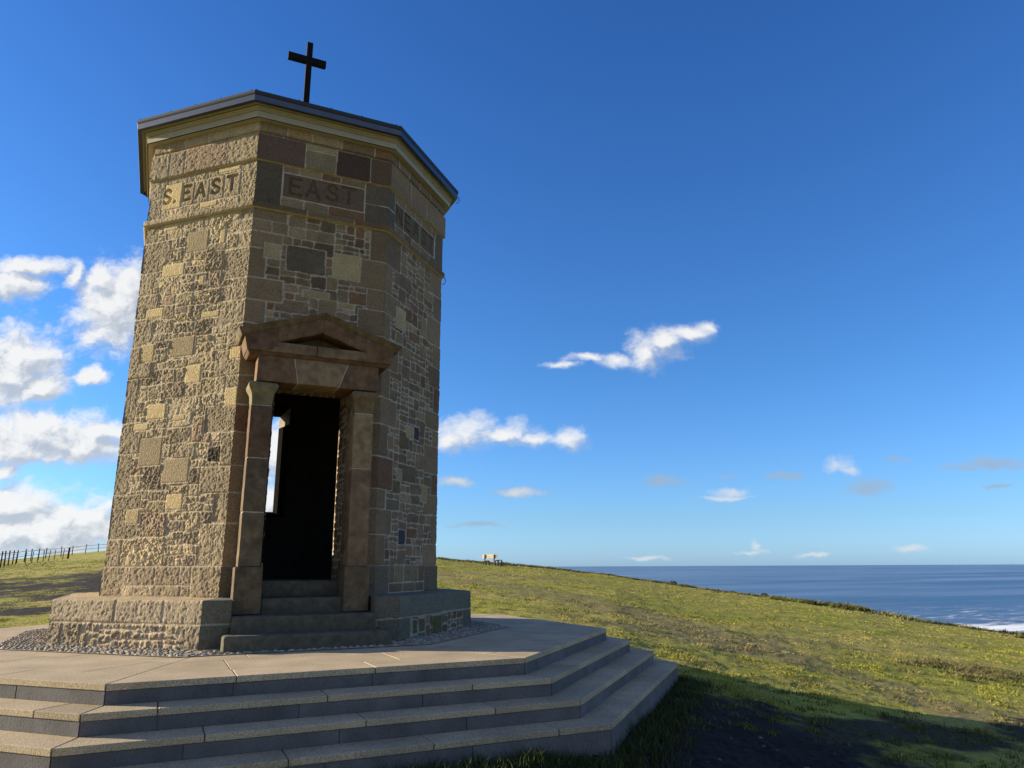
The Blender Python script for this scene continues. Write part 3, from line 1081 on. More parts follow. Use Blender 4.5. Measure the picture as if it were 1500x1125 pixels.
# ------------------------------------------------------------------ terrain
CAM = np.array([-1.54653, -11.23333, .83848])
FW = np.array([.4275, .9040])
RT = np.array([.9040, -.4275])
COLS = [
    (-60, [(3, -.62), (9, -.6), (12, -.3), (20, -.2), (45, .2), (100, 1.2), (160, 1.6), (320, -4), (700, -45)]),
    (math.degrees(math.atan(-.674)), [(3, -.62), (8, -.62), (12, -.25), (14, -.16), (20, -.17), (30, -.01), (45, .35), (70, 1.18), (100, 1.85), (130, 2.27), (170, 2.2), (320, -4), (700, -45)]),
    (math.degrees(math.atan(-.607)), [(3, -.62), (8, -.62), (12, -.25), (14.5, -.14), (20, -.10), (30, .09), (45, .5), (70, 1.36), (100, 2.29), (130, 3.19), (170, 3.0), (320, -4), (700, -45)]),
    (math.degrees(math.atan(-.540)), [(3, -.62), (8, -.62), (12, -.25), (15, -.13), (20, -.04), (30, .22), (45, .7), (70, 1.61), (110, 3.17), (130, 3.82), (170, 3.5), (320, -4), (700, -45)]),
    (math.degrees(math.atan(-.315)), [(3, -.62), (8, -.62), (12, -.3), (16, -.2), (30, .3), (45, .74), (70, 1.67), (100, 2.56), (130, 3.0), (180, 1.5), (300, -8), (600, -45)]),
    (math.degrees(math.atan(-.099)), [(3, -.62), (10, -.62), (14, -.35), (17, -.23), (25, 0), (35, .33), (50, .86), (62, 1.44), (70, 1.58), (80, 1.2), (110, -2), (160, -20), (260, -45)]),
    (math.degrees(math.atan(-.0315)), [(3, -.62), (10, -.62), (14, -.35), (17, -.26), (25, -.11), (35, .18), (50, .6), (60, .92), (70, 1.15), (78, .8), (100, -4), (140, -22), (220, -45)]),
    (math.degrees(math.atan(.036)), [(3, -.95), (5.3, -.80), (6.3, -.62), (10, -.62), (13, -.42), (16, -.35), (25, -.24), (35, -.03), (50, .38), (60, .60), (70, .78), (77, .3), (95, -6), (130, -24), (200, -45)]),
    (math.degrees(math.atan(.135)), [(3, -.95), (5.8, -.82), (7, -.68), (9, -.65), (12, -.58), (16, -.55), (25, -.47), (35, -.33), (50, -.19), (70, .01), (75, -.5), (90, -7), (120, -24), (200, -45)]),
    (math.degrees(math.atan(.225)), [(3, -.95), (6, -.86), (8, -.76), (10, -.71), (12, -.76), (16, -.81), (25, -.81), (35, -.82), (50, -.79), (65, -.81), (70, -1.3), (85, -8), (115, -24), (200, -45)]),
    (math.degrees(math.atan(.337)), [(3, -.95), (6, -.90), (8, -.90), (10, -.95), (12, -1.0), (16, -1.08), (25, -1.2), (35, -1.27), (50, -1.44), (60, -1.59), (65, -2.3), (80, -9), (115, -24), (200, -45)]),
    (math.degrees(math.atan(.45)), [(3, -.95), (6, -1.0), (8, -1.06), (12, -1.22), (16, -1.37), (25, -1.6), (35, -1.74), (48, -2.05), (55, -2.23), (60, -3), (75, -9), (110, -24), (190, -45)]),
    (math.degrees(math.atan(.674)), [(3, -1.0), (6, -1.18), (8.8, -1.33), (12, -1.57), (16, -1.8), (25, -2.28), (36, -2.9), (47, -3.5), (51, -4.3), (70, -11), (105, -26), (190, -45)]),
    (55, [(3, -1.0), (6, -1.25), (12, -1.75), (25, -2.3), (40, -3.2), (50, -5), (65, -11), (105, -26), (190, -45)]),
    (90, [(3, -.7), (6, -.95), (12, -1.5), (25, -2.4), (40, -4), (60, -9), (105, -26), (190, -45)]),
    (180, [(3, -.6), (10, -.8), (25, -1.5), (60, -3.5), (140, -12), (320, -45)]),
]
AZ = np.array([c[0] for c in COLS] + [300.0])
AZ[-1] = 300.0
COLS2 = COLS + [(300.0, COLS[0][1])]


def terrain_raw(x, y):
    dx, dy = x - CAM[0], y - CAM[1]
    u = dx * RT[0] + dy * RT[1]
    d = dx * FW[0] + dy * FW[1]
    r = np.hypot(u, d)
    az = np.degrees(np.arctan2(u, d))
    az = np.where(az < -60, az + 360, az)
    cosf = np.maximum(.35, np.cos(np.radians(np.where(az > 180, 360 - az, np.abs(az)))))
    rr = r * np.where((az < 62) , cosf, .5)
    lr = np.log(np.maximum(rr, .5))
    i = np.clip(np.searchsorted(AZ, az, side='right') - 1, 0, len(AZ) - 2)
    f = (az - AZ[i]) / (AZ[i + 1] - AZ[i])
    Zc = np.array([np.interp(lr, [math.log(p[0]) for p in c[1]], [p[1] for p in c[1]]) for c in COLS2])
    ii = np.arange(len(lr))
    return Zc[i, ii] * (1 - f) + Zc[i + 1, ii] * f


def plat_ap(x, y):
    m = np.zeros_like(x) - 99
    for k in range(8):
        n, _ = face_frame(k)
        m = np.maximum(m, (x - PX) * n[0] + (y - PY) * n[1])
    return m


def terrain(x, y, fine=True):
    z = terrain_raw(x, y)
    P = np.stack([x, y, 0 * x], -1)
    r = np.hypot(x - CAM[0], y - CAM[1])
    z = z + (fbm(P, .11, 3, 3) - .5) * .10 * np.clip(r / 30, .1, 1)
    if fine:
        md = mud_mask(x, y)
        z = z + (fbm(P, 1.1, 3, 41) - .5) * (.05 + .03 * md)
        z = z + (fbm(P, 2.6, 2, 42) - .5) * .030 * (1 - .5 * md)
        z = z + (fbm(P, 5.0, 3, 43) - .5) * (.018 + .025 * md)
        z = z + (fbm(P, 16.0, 2, 44) - .5) * (.012 + .014 * md)
    a = plat_ap(x, y)
    south = np.clip((-x - 1.5) / 2, 0, 1) * np.clip((y + 1.5) / 2, 0, 1)
    z = np.where((a > 4.22) & (a < 6.5), z * (1 - south * sstep(6.5 - a, 0, 2)) + (-.03 + .02 * (fbm(P, 5, 2, 3) - .5)) * south * sstep(6.5 - a, 0, 2), z)
    z = np.where(a < 4.16, np.minimum(z, -.35), z)
    return z


MUD = [([(-13.7, 38.8), (-8.8, 36.5), (-6.4, 35.3), (-3.8, 31.9), (.8, 29.7)], 2.6, .85),
       ([(-9.0, 28.0), (-4.8, 24.5), (-3.3, 23.8), (.2, 19.9)], 5.0, 1.0),
       ([(-2.2, 10.5), (-2.4, 12), (-2.8, 22), (-3.25, 33.8), (-3.4, 38)], 3.4, 1.0),
       ([(-6.0, 19.0), (-2.6, 17.0), (1.0, 15)], 1.6, .6),
       ([(-6.7, 10.5), (-4.8, 10.6), (-3.8, 10.5), (-2.6, 11.4), (-.3, 11)], 2.9, 1.0),
       ([(1.0, -7.2), (1.9, -6.2), (2.9, -5.9), (3.9, -5.3), (4.6, -4.4)], 1.9, 1.0),
       ([(4.6, -4.6), (5.3, -4.6), (6.3, -4.6), (8.5, -4.6), (11, -4.4)], .9, .9)]
PATH = [([(11.2, 19.2), (12, 14.4), (11.64, 9.1), (11.7, 5.7), (11.2, 2.1)], 2.4, .5),
        ([(11.64, 9.1), (11.7, 5.7), (11.2, 2.1), (11, 0), (10.7, -1.5), (9.9, -3.4)], 1.3, .55),
        ([(9.0, 24), (13, 28), (20, 26)], 2.0, .4), ([(14.5, 5.5), (17, 4.5)], .9, .5), ([(8, 6), (9.5, 2.5)], .8, .5)]


def mud_mask(x, y, lst=None):
    P = np.stack([x, y, 0 * x], -1)
    n = fbm(P, .9, 4, 77) - .5
    n2 = fbm(P, 3.5, 3, 78) - .5
    m = np.zeros_like(x)
    for pts, w, s in (MUD if lst is None else lst):
        d = np.full_like(x, 99.)
        for (ax, ay), (bx, by) in zip(pts[:-1], pts[1:]):
            ex, ey = bx - ax, by - ay
            t = np.clip(((x - ax) * ex + (y - ay) * ey) / (ex * ex + ey * ey), 0, 1)
            d = np.minimum(d, np.hypot(x - ax - t * ex, y - ay - t * ey))
        v = 1 - d / w + n * 1.5 + n2 * .9
        m = np.maximum(m, s * sstep(v, -.05, .55))
    return m


def ground_colour(x, y):
    P = np.stack([x, y, 0 * x], -1)
    g1 = np.array((.315, .300, .045))
    g2 = np.array((.38, .315, .085))
    g3 = np.array((.235, .225, .035))
    a = fbm(P, .25, 4, 60)
    b = fbm(P, 1.6, 3, 61)
    c = fbm(P, 7, 2, 62)
    w2 = sstep(a * .6 + b * .4, .40, .62)[..., None]
    w3 = sstep(b * .5 + c * .5, .52, .68)[..., None]
    C = g1 * (1 - w2) + g2 * w2
    C = C * (1 - .6 * w3) + g3 * .6 * w3
    C = C * (.8 + .4 * c[..., None])
    m = mud_mask(x, y)
    q = mud_mask(x, y, PATH)
    C = C * (1 - q[..., None]) + np.array((.21, .155, .092)) * (.6 + .8 * c[..., None]) * q[..., None]
    near = np.array((.026, .020, .016))
    soil = near * (.7 + .7 * b[..., None])
    return C * (1 - m[..., None]) + soil * m[..., None]


az = np.concatenate([np.arange(-180, -44, 3.0), np.arange(-44, 44, .105), np.arange(44, 180.1, 3.0)])
rad = [.6]
while rad[-1] < 140:
    rr_ = rad[-1]
    rad.append(rr_ * (1.03 if rr_ < 4 else 1.0085))
while rad[-1] < 900:
    rad.append(rad[-1] * 1.05)
rad = np.array(rad)
A, R = np.meshgrid(np.radians(az), rad, indexing='ij')
u, d = R * np.sin(A), R * np.cos(A)
X = CAM[0] + d * FW[0] + u * RT[0]
Y = CAM[1] + d * FW[1] + u * RT[1]
xf, yf = X.ravel(), Y.ravel()
zf = terrain(xf, yf)
C = ground_colour(xf, yf)
f = grid_faces(*X.shape)
xc, yc = CAM[0], CAM[1]


def ground_material():
    m, nt, bs = new_mat('turf_and_soil')
    L = nt.links.new
    at = N(nt, 'ShaderNodeAttribute', attribute_name='col')
    tc = N(nt, 'ShaderNodeTexCoord')
    n1 = N(nt, 'ShaderNodeTexNoise')
    n1.inputs['Scale'].default_value = 14
    n1.inputs['Detail'].default_value = 6
    n1.inputs['Roughness'].default_value = .7
    L(tc.outputs['Object'], n1.inputs['Vector'])
    mr = N(nt, 'ShaderNodeMapRange')
    mr.inputs['From Min'].default_value = .3
    mr.inputs['From Max'].default_value = .7
    mr.inputs['To Min'].default_value = .5
    mr.inputs['To Max'].default_value = 1.5
    L(n1.outputs['Fac'], mr.inputs['Value'])
    sc = N(nt, 'ShaderNodeVectorMath', operation='SCALE')
    L(at.outputs['Color'], sc.inputs[0])
    L(mr.outputs[0], sc.inputs['Scale'])
    L(sc.outputs[0], bs.inputs['Base Color'])
    bs.inputs['Roughness'].default_value = .95
    bs.inputs['Specular IOR Level'].default_value = .1
    n2 = N(nt, 'ShaderNodeTexNoise')
    n2.inputs['Scale'].default_value = 24
    n2.inputs['Detail'].default_value = 6
    n2.inputs['Roughness'].default_value = .7
    L(tc.outputs['Object'], n2.inputs['Vector'])
    bp = N(nt, 'ShaderNodeBump')
    bp.inputs['Strength'].default_value = .7
    bp.inputs['Distance'].default_value = .035
    L(n2.outputs['Fac'], bp.inputs['Height'])
    L(bp.outputs[0], bs.inputs['Normal'])
    return m


g = build('ground', np.stack([xf, yf, zf], 1), f[:, ::-1], ground_material(), None, C)
g['kind'] = 'structure'
g['label'] = 'sloping clifftop turf with worn muddy paths'


# ------------------------------------------------------------------ grass
def blades(name, x, y, h, w, cols, r, label, lean=.5, z=None, upright=1.0):
    n = len(x)
    if z is None:
        z = terrain(x, y) - .01
    th = r.uniform(0, 2 * PI, n)
    la = r.uniform(0, 2 * PI, n)
    ll = r.uniform(.1, lean, n) * h
    dx, dy = np.cos(th) * w / 2, np.sin(th) * w / 2
    b0 = np.stack([x - dx, y - dy, z], 1)
    b1 = np.stack([x + dx, y + dy, z], 1)
    mx, my = x + np.cos(la) * ll * .35, y + np.sin(la) * ll * .35
    m0 = np.stack([mx - dx * .7, my - dy * .7, z + h * .6], 1)
    m1 = np.stack([mx + dx * .7, my + dy * .7, z + h * .6], 1)
    tp = np.stack([x + np.cos(la) * ll, y + np.sin(la) * ll, z + h], 1)
    V = np.stack([b0, b1, m1, m0, tp], 1).reshape(-1, 3)
    i = np.arange(n)[:, None] * 5
    Q = i + np.array([[0, 1, 2, 3]])
    T = i + np.array([[3, 2, 4]])
    C = np.repeat(cols, 5, 0)
    o = build(name, V, [Q, T], M_GRASS, None, C, smooth=False)
    o['kind'] = 'stuff'
    o['label'] = label
    return o


r = np.random.default_rng(21)
# short turf over the slope, denser close by
n = 640000
dd = 5.5 * (75 / 5.5) ** (r.random(n) ** .95)
aa = r.uniform(-.75, .74, n)
x = CAM[0] + dd * (FW[0] + aa * RT[0])
y = CAM[1] + dd * (FW[1] + aa * RT[1])
keep = (plat_ap(x, y) > 5.15) | ((plat_ap(x, y) > 4.25) & (x < 0) & (y > 0))
keep &= r.random(n) > np.maximum(mud_mask(x, y) * 1.02, mud_mask(x, y, PATH) * .6)
P = np.stack([x, y, 0 * x], -1)
keep &= r.random(n) < sstep(fbm(P, 1.3, 3, 91), .30, .58) + .12
x, y, dd = x[keep], y[keep], dd[keep]
P = np.stack([x, y, 0 * x], -1)
hh = (.010 + .030 * sstep(fbm(P, 1.4, 3, 92), .45, .75)) * r.uniform(.6, 1.4, len(x)) * (1 + dd / 80)
ww = .005 + dd * .0006
cc = ground_colour(x, y) * r.uniform(.7, 1.25, (len(x), 1)) + np.where(r.random((len(x), 1)) < .12, 1, 0) * np.array((.10, .08, .03))
blades('turf_grass', x, y, hh, ww, cc, r, 'short clifftop turf over the slope', lean=2.6)

# long grass at the foot of the lowest step
tx, ty, th_, tc_ = [], [], [], []
spots = [(.55, -5.72, .30, .16), (.9, -5.68, .2, .10), (1.25, -5.70, .22, .17), (1.6, -5.72, .25, .13), (2.0, -5.72, .22, .16), (2.35, -5.5, .25, .2), (2.75, -5.1, .25, .2),
         (3.15, -4.7, .25, .17), (3.5, -4.35, .2, .15), (3.9, -3.95, .25, .17), (4.35, -3.5, .25, .14), (4.8, -3.05, .25, .15), (5.2, -2.6, .3, .17), (.1, -5.75, .3, .12)]
for (sx, sy, sr, sh) in spots:
    m_ = int(620 * sr / .25)
    ax = sx + r.normal(0, sr, m_) * .75
    ay = sy + r.normal(0, sr * .45, m_)
    k_ = plat_ap(ax, ay) > 5.12
    ax, ay = ax[k_], ay[k_]
    tx.append(ax); ty.append(ay)
    th_.append(sh * .62 * r.uniform(.3, 1.2, len(ax)))
    tc_.append(np.array((.045, .062, .016)) * r.uniform(.5, 1.5, (len(ax), 1)) + np.where(r.random((len(ax), 1)) < .1, 1, 0) * np.array((.07, .06, .03)))
blades('long_grass', np.concatenate(tx), np.concatenate(ty), np.concatenate(th_), .008, np.concatenate(tc_), r,
       'long dark green grass along the foot of the lowest step', lean=1.0)

# darker tufts and pebbles scattered over the slope
tx, ty, th_, tc_ = [], [], [], []
for i in range(900):
    d_ = 8 * (62 / 8) ** r.random()
    a_ = r.uniform(-.14, .74)
    sx, sy = CAM[0] + d_ * (FW[0] + a_ * RT[0]), CAM[1] + d_ * (FW[1] + a_ * RT[1])
    m_ = 26
    ax = sx + r.normal(0, .06 + d_ * .002, m_); ay = sy + r.normal(0, .05, m_)
    k_ = plat_ap(ax, ay) > 5.4
    ax, ay = ax[k_], ay[k_]
    tx.append(ax); ty.append(ay)
    th_.append(r.uniform(.03, .09) * r.uniform(.4, 1.1, len(ax)))
    tc_.append(np.array((.12, .125, .022)) * r.uniform(.5, 1.5, (len(ax), 1)))
blades('grass_tufts', np.concatenate(tx), np.concatenate(ty), np.concatenate(th_), .014, np.concatenate(tc_), r, 'small dark grass tufts dotted over the slope', lean=1.8)
acc = Acc()
for i in range(170):
    d_ = r.uniform(5.5, 13)
    a_ = r.uniform(.05, .74)
    sx, sy = CAM[0] + d_ * (FW[0] + a_ * RT[0]), CAM[1] + d_ * (FW[1] + a_ * RT[1])
    if plat_ap(np.array([sx]), np.array([sy]))[0] < 5.3 or mud_mask(np.array([sx]), np.array([sy]))[0] < .25:
        continue
    q_ = r.uniform(.006, .022) * (1.8 if r.random() < .08 else 1)
    dm = dome * (q_ * 1.3, q_, q_ * .8)
    rot = r.uniform(0, 6.28)
    cs, sn = math.cos(rot), math.sin(rot)
    zz_ = float(terrain(np.array([sx]), np.array([sy]))[0])
    W_ = np.stack([sx + dm[:, 0] * cs - dm[:, 1] * sn, sy + dm[:, 0] * sn + dm[:, 1] * cs, zz_ + dm[:, 2] - .003], 1)
    n0 = acc.n
    acc.add(W_, dQ, np.array((.12, .108, .095)) * r.uniform(.4, 1.5))
    acc.T.append(np.array(dT) + n0)
o = acc.build('pebbles', M_COBBLE, None, smooth=False)
o['kind'] = 'stuff'
o['label'] = 'small stones strewn over the bare trodden soil'

# dry tussock grass out on the slope
tx, ty, th_, tc_ = [], [], [], []
for i in range(110):
    sx, sy = 18.2 + r.normal(0, 1.3), .9 + r.normal(0, 1.1)
    m_ = 90
    ax = sx + r.normal(0, .16, m_); ay = sy + r.normal(0, .16, m_)
    tx.append(ax); ty.append(ay)
    th_.append(r.uniform(.03, .11, m_))
    tc_.append((np.array((.20, .16, .07)) if r.random() < .65 else np.array((.11, .12, .03))) * r.uniform(.6, 1.4, (m_, 1)))
blades('dry_grass', np.concatenate(tx), np.concatenate(ty), np.concatenate(th_), .022, np.concatenate(tc_), r, 'pale dry tussock grass on the slope', lean=3.0)

# tussocks and low scrub along the cliff edge
tx, ty, th_, tc_ = [], [], [], []
edge = [(-.099, 66, .38), (-.06, 66, .35), (-.0315, 66, .5), (-.005, 67, .55), (.036, 68, .35), (.09, 68, .22), (.135, 67, .26), (.18, 65, .32), (.225, 63, .36),
        (.28, 60, .36), (.337, 58, .5), (.40, 55, .75), (.45, 53, .75), (.52, 51, .7), (.60, 49, .6), (.674, 47, .5), (.75, 45, .5)]
ea = np.array([e[0] for e in edge]); ed = np.array([e[1] for e in edge]); eh = np.array([e[2] for e in edge])
for i in range(760):
    a = r.uniform(-.103, .76)
    d = np.interp(a, ea, ed) + r.normal(0, 1.6)
    hgt = np.interp(a, ea, eh) * r.uniform(.25, .7)
    sx = CAM[0] + d * (FW[0] + a * RT[0]); sy = CAM[1] + d * (FW[1] + a * RT[1])
    m_ = 90
    rr_ = r.uniform(.2, .55)
    ax = sx + r.normal(0, rr_, m_); ay = sy + r.normal(0, rr_, m_)
    q = np.exp(-((ax - sx) ** 2 + (ay - sy) ** 2) / (2 * rr_ * rr_))
    tx.append(ax); ty.append(ay)
    th_.append(hgt * (q * .8 + .1) * r.uniform(.5, 1.1, m_))
    base = np.array((.13, .135, .035)) if r.random() < .6 else np.array((.20, .17, .075)) if r.random() < .6 else np.array((.05, .055, .02))
    tc_.append(base * r.uniform(.6, 1.4, (m_, 1)))
blades('clifftop_scrub', np.concatenate(tx), np.concatenate(ty), np.concatenate(th_), .07, np.concatenate(tc_), r,
       'tufts of coarse grass and low scrub along the cliff edge', lean=1.2)


# ------------------------------------------------------------------ rocks on the edge
def rock(loc, s, label, seed):
    acc = Acc()
    U, W = np.meshgrid(np.linspace(0, PI, 15), np.linspace(0, 2 * PI, 25), indexing='ij')
    D = np.stack([np.sin(U) * np.cos(W), np.sin(U) * np.sin(W), np.cos(U)], -1)
    k = .75 + .6 * (fbm(D + seed, 1.6, 4, seed) - .3)
    V = D * k[..., None] * np.array(s)
    acc.add(V, grid_faces(15, 25), np.array((.10, .085, .07)))
    o = acc.build('rock', M_DARK, None, smooth=False)
    o.location = loc
    o['label'] = label
    o['category'] = 'rock'
    return o


def at(x, y):
    return float(terrain(np.array([x]), np.array([y]))[0])


rock((39.2, 42.5, at(39.2, 42.5) + .06), (.5, .36, .26), 'dark boulder on the cliff edge nearer to the wooden bench', 1)
rock((41.0, 33.6, at(41.0, 33.6) + .05), (.45, .34, .25), 'dark boulder on the cliff edge farther down the slope from the bench', 4)

# ------------------------------------------------------------------ bench
bx, by = 22.45, 43.8
bench = thing('bench', 'wooden bench with a two plank back on the clifftop facing the sea', 'bench', (bx, by, at(bx, by)))
bench.rotation_euler = (0, 0, math.radians(-62))
bench.scale = (.92, .92, .92)
bw = np.array((.52, .385, .23))
acc = Acc()
for z0, z1 in ((.60, .75), (.765, .93)):
    box(acc, -.80, .80, -.03, .015, z0, z1, bw, res=.4, r=.006, amp=0)
acc.build('backrest', M_WOOD, bench)
acc = Acc()
for y0 in (.06, .21, .36):
    box(acc, -.78, .78, y0, y0 + .13, .40, .445, bw * .8, res=.4, r=.006, amp=0)
acc.build('seat', M_WOOD, bench)
for sx in (-.55, .48):
    acc = Acc()
    dk = (.03, .028, .026)
    box(acc, sx, sx + .09, -.10, -.032, .42, .92, dk, res=.4, r=.006, amp=0)
    box(acc, sx + .06, sx + .16, -.06, .03, -.1, .42, dk, res=.4, r=.006, amp=0)
    box(acc, sx + .06, sx + .16, .38, .46, -.1, .42, dk, res=.4, r=.006, amp=0)
    box(acc, sx, sx + .12, -.12, .52, .345, .40, dk, res=.4, r=.006, amp=0)
    acc.build('leg', M_WOOD, bench)
acc = Acc()
box(acc, .80, .88, -.06, .62, .43, .47, (.05, .045, .04), res=.4, r=.006, amp=0)
box(acc, .80, .88, .54, .61, -.1, .43, (.05, .045, .04), res=.4, r=.006, amp=0)
acc.build('armrest', M_WOOD, bench)

# ------------------------------------------------------------------ fences on the left hill
FAR = [(-13.9, 54.5), (-13.5, 58.7), (-13.15, 62.84), (-13.4, 66.3), (-13.66, 69.72), (-13.92, 73.7), (-14.18, 77.7), (-14.15, 82.1), (-14.15, 86.54), (-14.05, 91.5), (-13.93, 96.39), (-12.81, 101.5), (-12.25, 108.88), (-11.07, 113.85), (-9.75, 118.75), (-8.2, 123.55), (-5.5, 128.5), (-2.5, 133)]
f1 = thing('fence', 'grey post and rail fence running up the far hill to the skyline', 'fence', (*FAR[0], 0), group='fences on the hill')
wd = np.array((.05, .047, .045))
fz = []
for (x_, y_) in FAR:
    z_ = at(x_, y_)
    fz.append(z_)
    acc = Acc()
    lean = r.normal(0, .03)
    tube(acc, [(x_, y_, z_ - .2), (x_ + lean, y_, z_ + 1.32)], .058, wd * r.uniform(.7, 1.2), 6)
    o = acc.build('post', M_WOOD, f1)
    o.location = (-FAR[0][0], -FAR[0][1], 0)
for hh_ in (.62, 1.10):
    acc = Acc()
    for i in range(len(FAR) - 1):
        tube(acc, [(*FAR[i], fz[i] + hh_), (*FAR[i + 1], fz[i + 1] + hh_)], .026, wd * 1.5, 5)
    o = acc.build('rail', M_WOOD, f1)
    o.location = (-FAR[0][0], -FAR[0][1], 0)

NEAR = [(-15.9, 69.5), (-14.41, 72.28), (-13.6, 73.0), (-12.92, 73.79), (-12.55, 74.8), (-12.19, 75.66), (-11.94, 77.75), (-11.74, 79.87), (-11.46, 81.95), (-10.87, 83.88), (-10.37, 83.65)]
f2 = thing('fence', 'leaning row of thin stakes in front of the post and rail fence', 'fence', (*NEAR[0], 0), group='fences on the hill')
for i, (x_, y_) in enumerate(NEAR):
    z_ = at(x_, y_)
    acc = Acc()
    last = i == len(NEAR) - 1
    tube(acc, [(x_, y_, z_ - .2), (x_ + r.normal(.05, .06), y_ + r.normal(0, .05), z_ + (1.1 if not last else 1.2))], .11 if last else .042, wd * r.uniform(.7, 1.3), 6)
    o = acc.build('stake', M_WOOD, f2)
    o.location = (-NEAR[0][0], -NEAR[0][1], 0)
acc = Acc()
for hh_ in (.45, .9):
    for i in range(len(NEAR) - 1):
        tube(acc, [(*NEAR[i], at(*NEAR[i]) + hh_), (*NEAR[i + 1], at(*NEAR[i + 1]) + hh_)], .010, (.1, .1, .1), 4)
o = acc.build('wire', M_WOOD, f2)
o.location = (-NEAR[0][0], -NEAR[0][1], 0)

# ------------------------------------------------------------------ sea
SEA = -32.0


def sea_material():
    m, nt, bs = new_mat('sea_water')
    L = nt.links.new
    tc = N(nt, 'ShaderNodeTexCoord')
    mp = N(nt, 'ShaderNodeMapping')
    mp.inputs['Rotation'].default_value = (0, 0, math.radians(25.3))
    mp.inputs['Scale'].default_value = (.25, 1, 1)
    L(tc.outputs['Object'], mp.inputs['Vector'])
    # broad wind streaks
    n1 = N(nt, 'ShaderNodeTexNoise')
    n1.inputs['Scale'].default_value = .006
    n1.inputs['Detail'].default_value = 6
    n1.inputs['Roughness'].default_value = .62
    L(mp.outputs[0], n1.inputs['Vector'])
    cr = N(nt, 'ShaderNodeValToRGB')
    cr.color_ramp.elements[0].position = .42
    cr.color_ramp.elements[0].color = (.050, .100, .170, 1)
    cr.color_ramp.elements[1].position = .58
    cr.color_ramp.elements[1].color = (.19, .26, .345, 1)
    mp2 = N(nt, 'ShaderNodeMapping')
    mp2.inputs['Rotation'].default_value = (0, 0, math.radians(25.3))
    mp2.inputs['Scale'].default_value = (.12, 1, 1)
    L(tc.outputs['Object'], mp2.inputs['Vector'])
    n1b = N(nt, 'ShaderNodeTexNoise')
    n1b.inputs['Scale'].default_value = .0012
    n1b.inputs['Detail'].default_value = 8
    n1b.inputs['Roughness'].default_value = .68
    L(mp2.outputs[0], n1b.inputs['Vector'])
    mx0 = N(nt, 'ShaderNodeMix', data_type='FLOAT')
    mx0.inputs['Factor'].default_value = .6
    L(n1.outputs['Fac'], mx0.inputs['A'])
    L(n1b.outputs['Fac'], mx0.inputs['B'])
    L(mx0.outputs['Result'], cr.inputs[0])
    # waves
    n2 = N(nt, 'ShaderNodeTexNoise')
    n2.inputs['Scale'].default_value = .09
    n2.inputs['Detail'].default_value = 7
    n2.inputs['Roughness'].default_value = .6
    L(mp.outputs[0], n2.inputs['Vector'])
    bp = N(nt, 'ShaderNodeBump')
    bp.inputs['Strength'].default_value = .8
    bp.inputs['Distance'].default_value = 1.6
    L(n2.outputs['Fac'], bp.inputs['Height'])
    L(bp.outputs[0], bs.inputs['Normal'])
    # foam where the swell breaks close to shore: distance to a shore line
    at_ = N(nt, 'ShaderNodeAttribute', attribute_name='col')
    n3 = N(nt, 'ShaderNodeTexNoise')
    n3.inputs['Scale'].default_value = .16
    n3.inputs['Detail'].default_value = 8
    n3.inputs['Roughness'].default_value = .7
    L(mp.outputs[0], n3.inputs['Vector'])
    sx = N(nt, 'ShaderNodeSeparateColor')
    L(at_.outputs['Color'], sx.inputs[0])
    ad = N(nt, 'ShaderNodeMath', operation='ADD')
    L(sx.outputs[0], ad.inputs[0])
    L(n3.outputs['Fac'], ad.inputs[1])
    fr = N(nt, 'ShaderNodeMapRange', interpolation_type='SMOOTHSTEP')
    fr.inputs['From Min'].default_value = .92
    fr.inputs['From Max'].default_value = 1.15
    L(ad.outputs[0], fr.inputs['Value'])
    mx = N(nt, 'ShaderNodeMix', data_type='RGBA')
    L(fr.outputs[0], mx.inputs['Factor'])
    L(cr.outputs[0], mx.inputs['A'])
    mx.inputs['B'].default_value = (.85, .87, .88, 1)
    L(mx.outputs['Result'], bs.inputs['Base Color'])
    ro = N(nt, 'ShaderNodeMapRange')
    ro.inputs['To Min'].default_value = .35
    ro.inputs['To Max'].default_value = .9
    L(fr.outputs[0], ro.inputs['Value'])
    L(ro.outputs[0], bs.inputs['Roughness'])
    bs.inputs['Specular IOR Level'].default_value = .22
    return m


# polar sheet round the headland, with real swell near the shore
az_s = np.concatenate([np.arange(-180, -10, 5.0), np.arange(-10, 46, .25), np.arange(46, 180.1, 5.0)])
rs_ = np.concatenate([[60, 120, 200], np.arange(260, 620, 2.0), 620 * 1.06 ** np.arange(1, 75)])
A, R = np.meshgrid(np.radians(az_s), rs_, indexing='ij')
u, d = R * np.sin(A), R * np.cos(A)
X = CAM[0] + d * FW[0] + u * RT[0]
Y = CAM[1] + d * FW[1] + u * RT[1]
P = np.stack([X, Y, 0 * X], -1)
wob = (fbm(P, .012, 3, 5) - .5) * 60
Z = np.zeros_like(X)
foam = np.zeros_like(X)
for (dc, wd_, hgt, fo, u0, u1) in ((402, 24, .9, .68, 215, 900), (446, 8, 1.5, .18, 230, 330), (425, 6, .5, .36, 240, 700), (500, 10, .9, .1, 150, 600), (570, 12, .8, .05, 80, 700)):
    q = (d + wob * .35 - dc) / wd_
    win = sstep(u, u0 - 15, u0 + 25) * sstep(u1 - u, 0, 60)
    Z += hgt * np.exp(-q * q) * win
    foam = np.maximum(foam, fo * np.exp(-(q * .6) ** 2) * win)
foam = np.maximum(foam, .41 * sstep(950 - d, 0, 420) * sstep(u, 60, 250) * (d > 200))
foam = np.maximum(foam, .5 * sstep(394 - d, 0, 40) * sstep(u, 190, 250) * (d > 200))
Cs = np.stack([foam, foam, foam], -1)
sea = build('sea', np.stack([X, Y, Z + SEA], -1).reshape(-1, 3), grid_faces(*X.shape)[:, ::-1], sea_material(), None, Cs.reshape(-1, 3))
sea['kind'] = 'structure'
sea['label'] = 'blue sea reaching to the horizon with a line of surf'

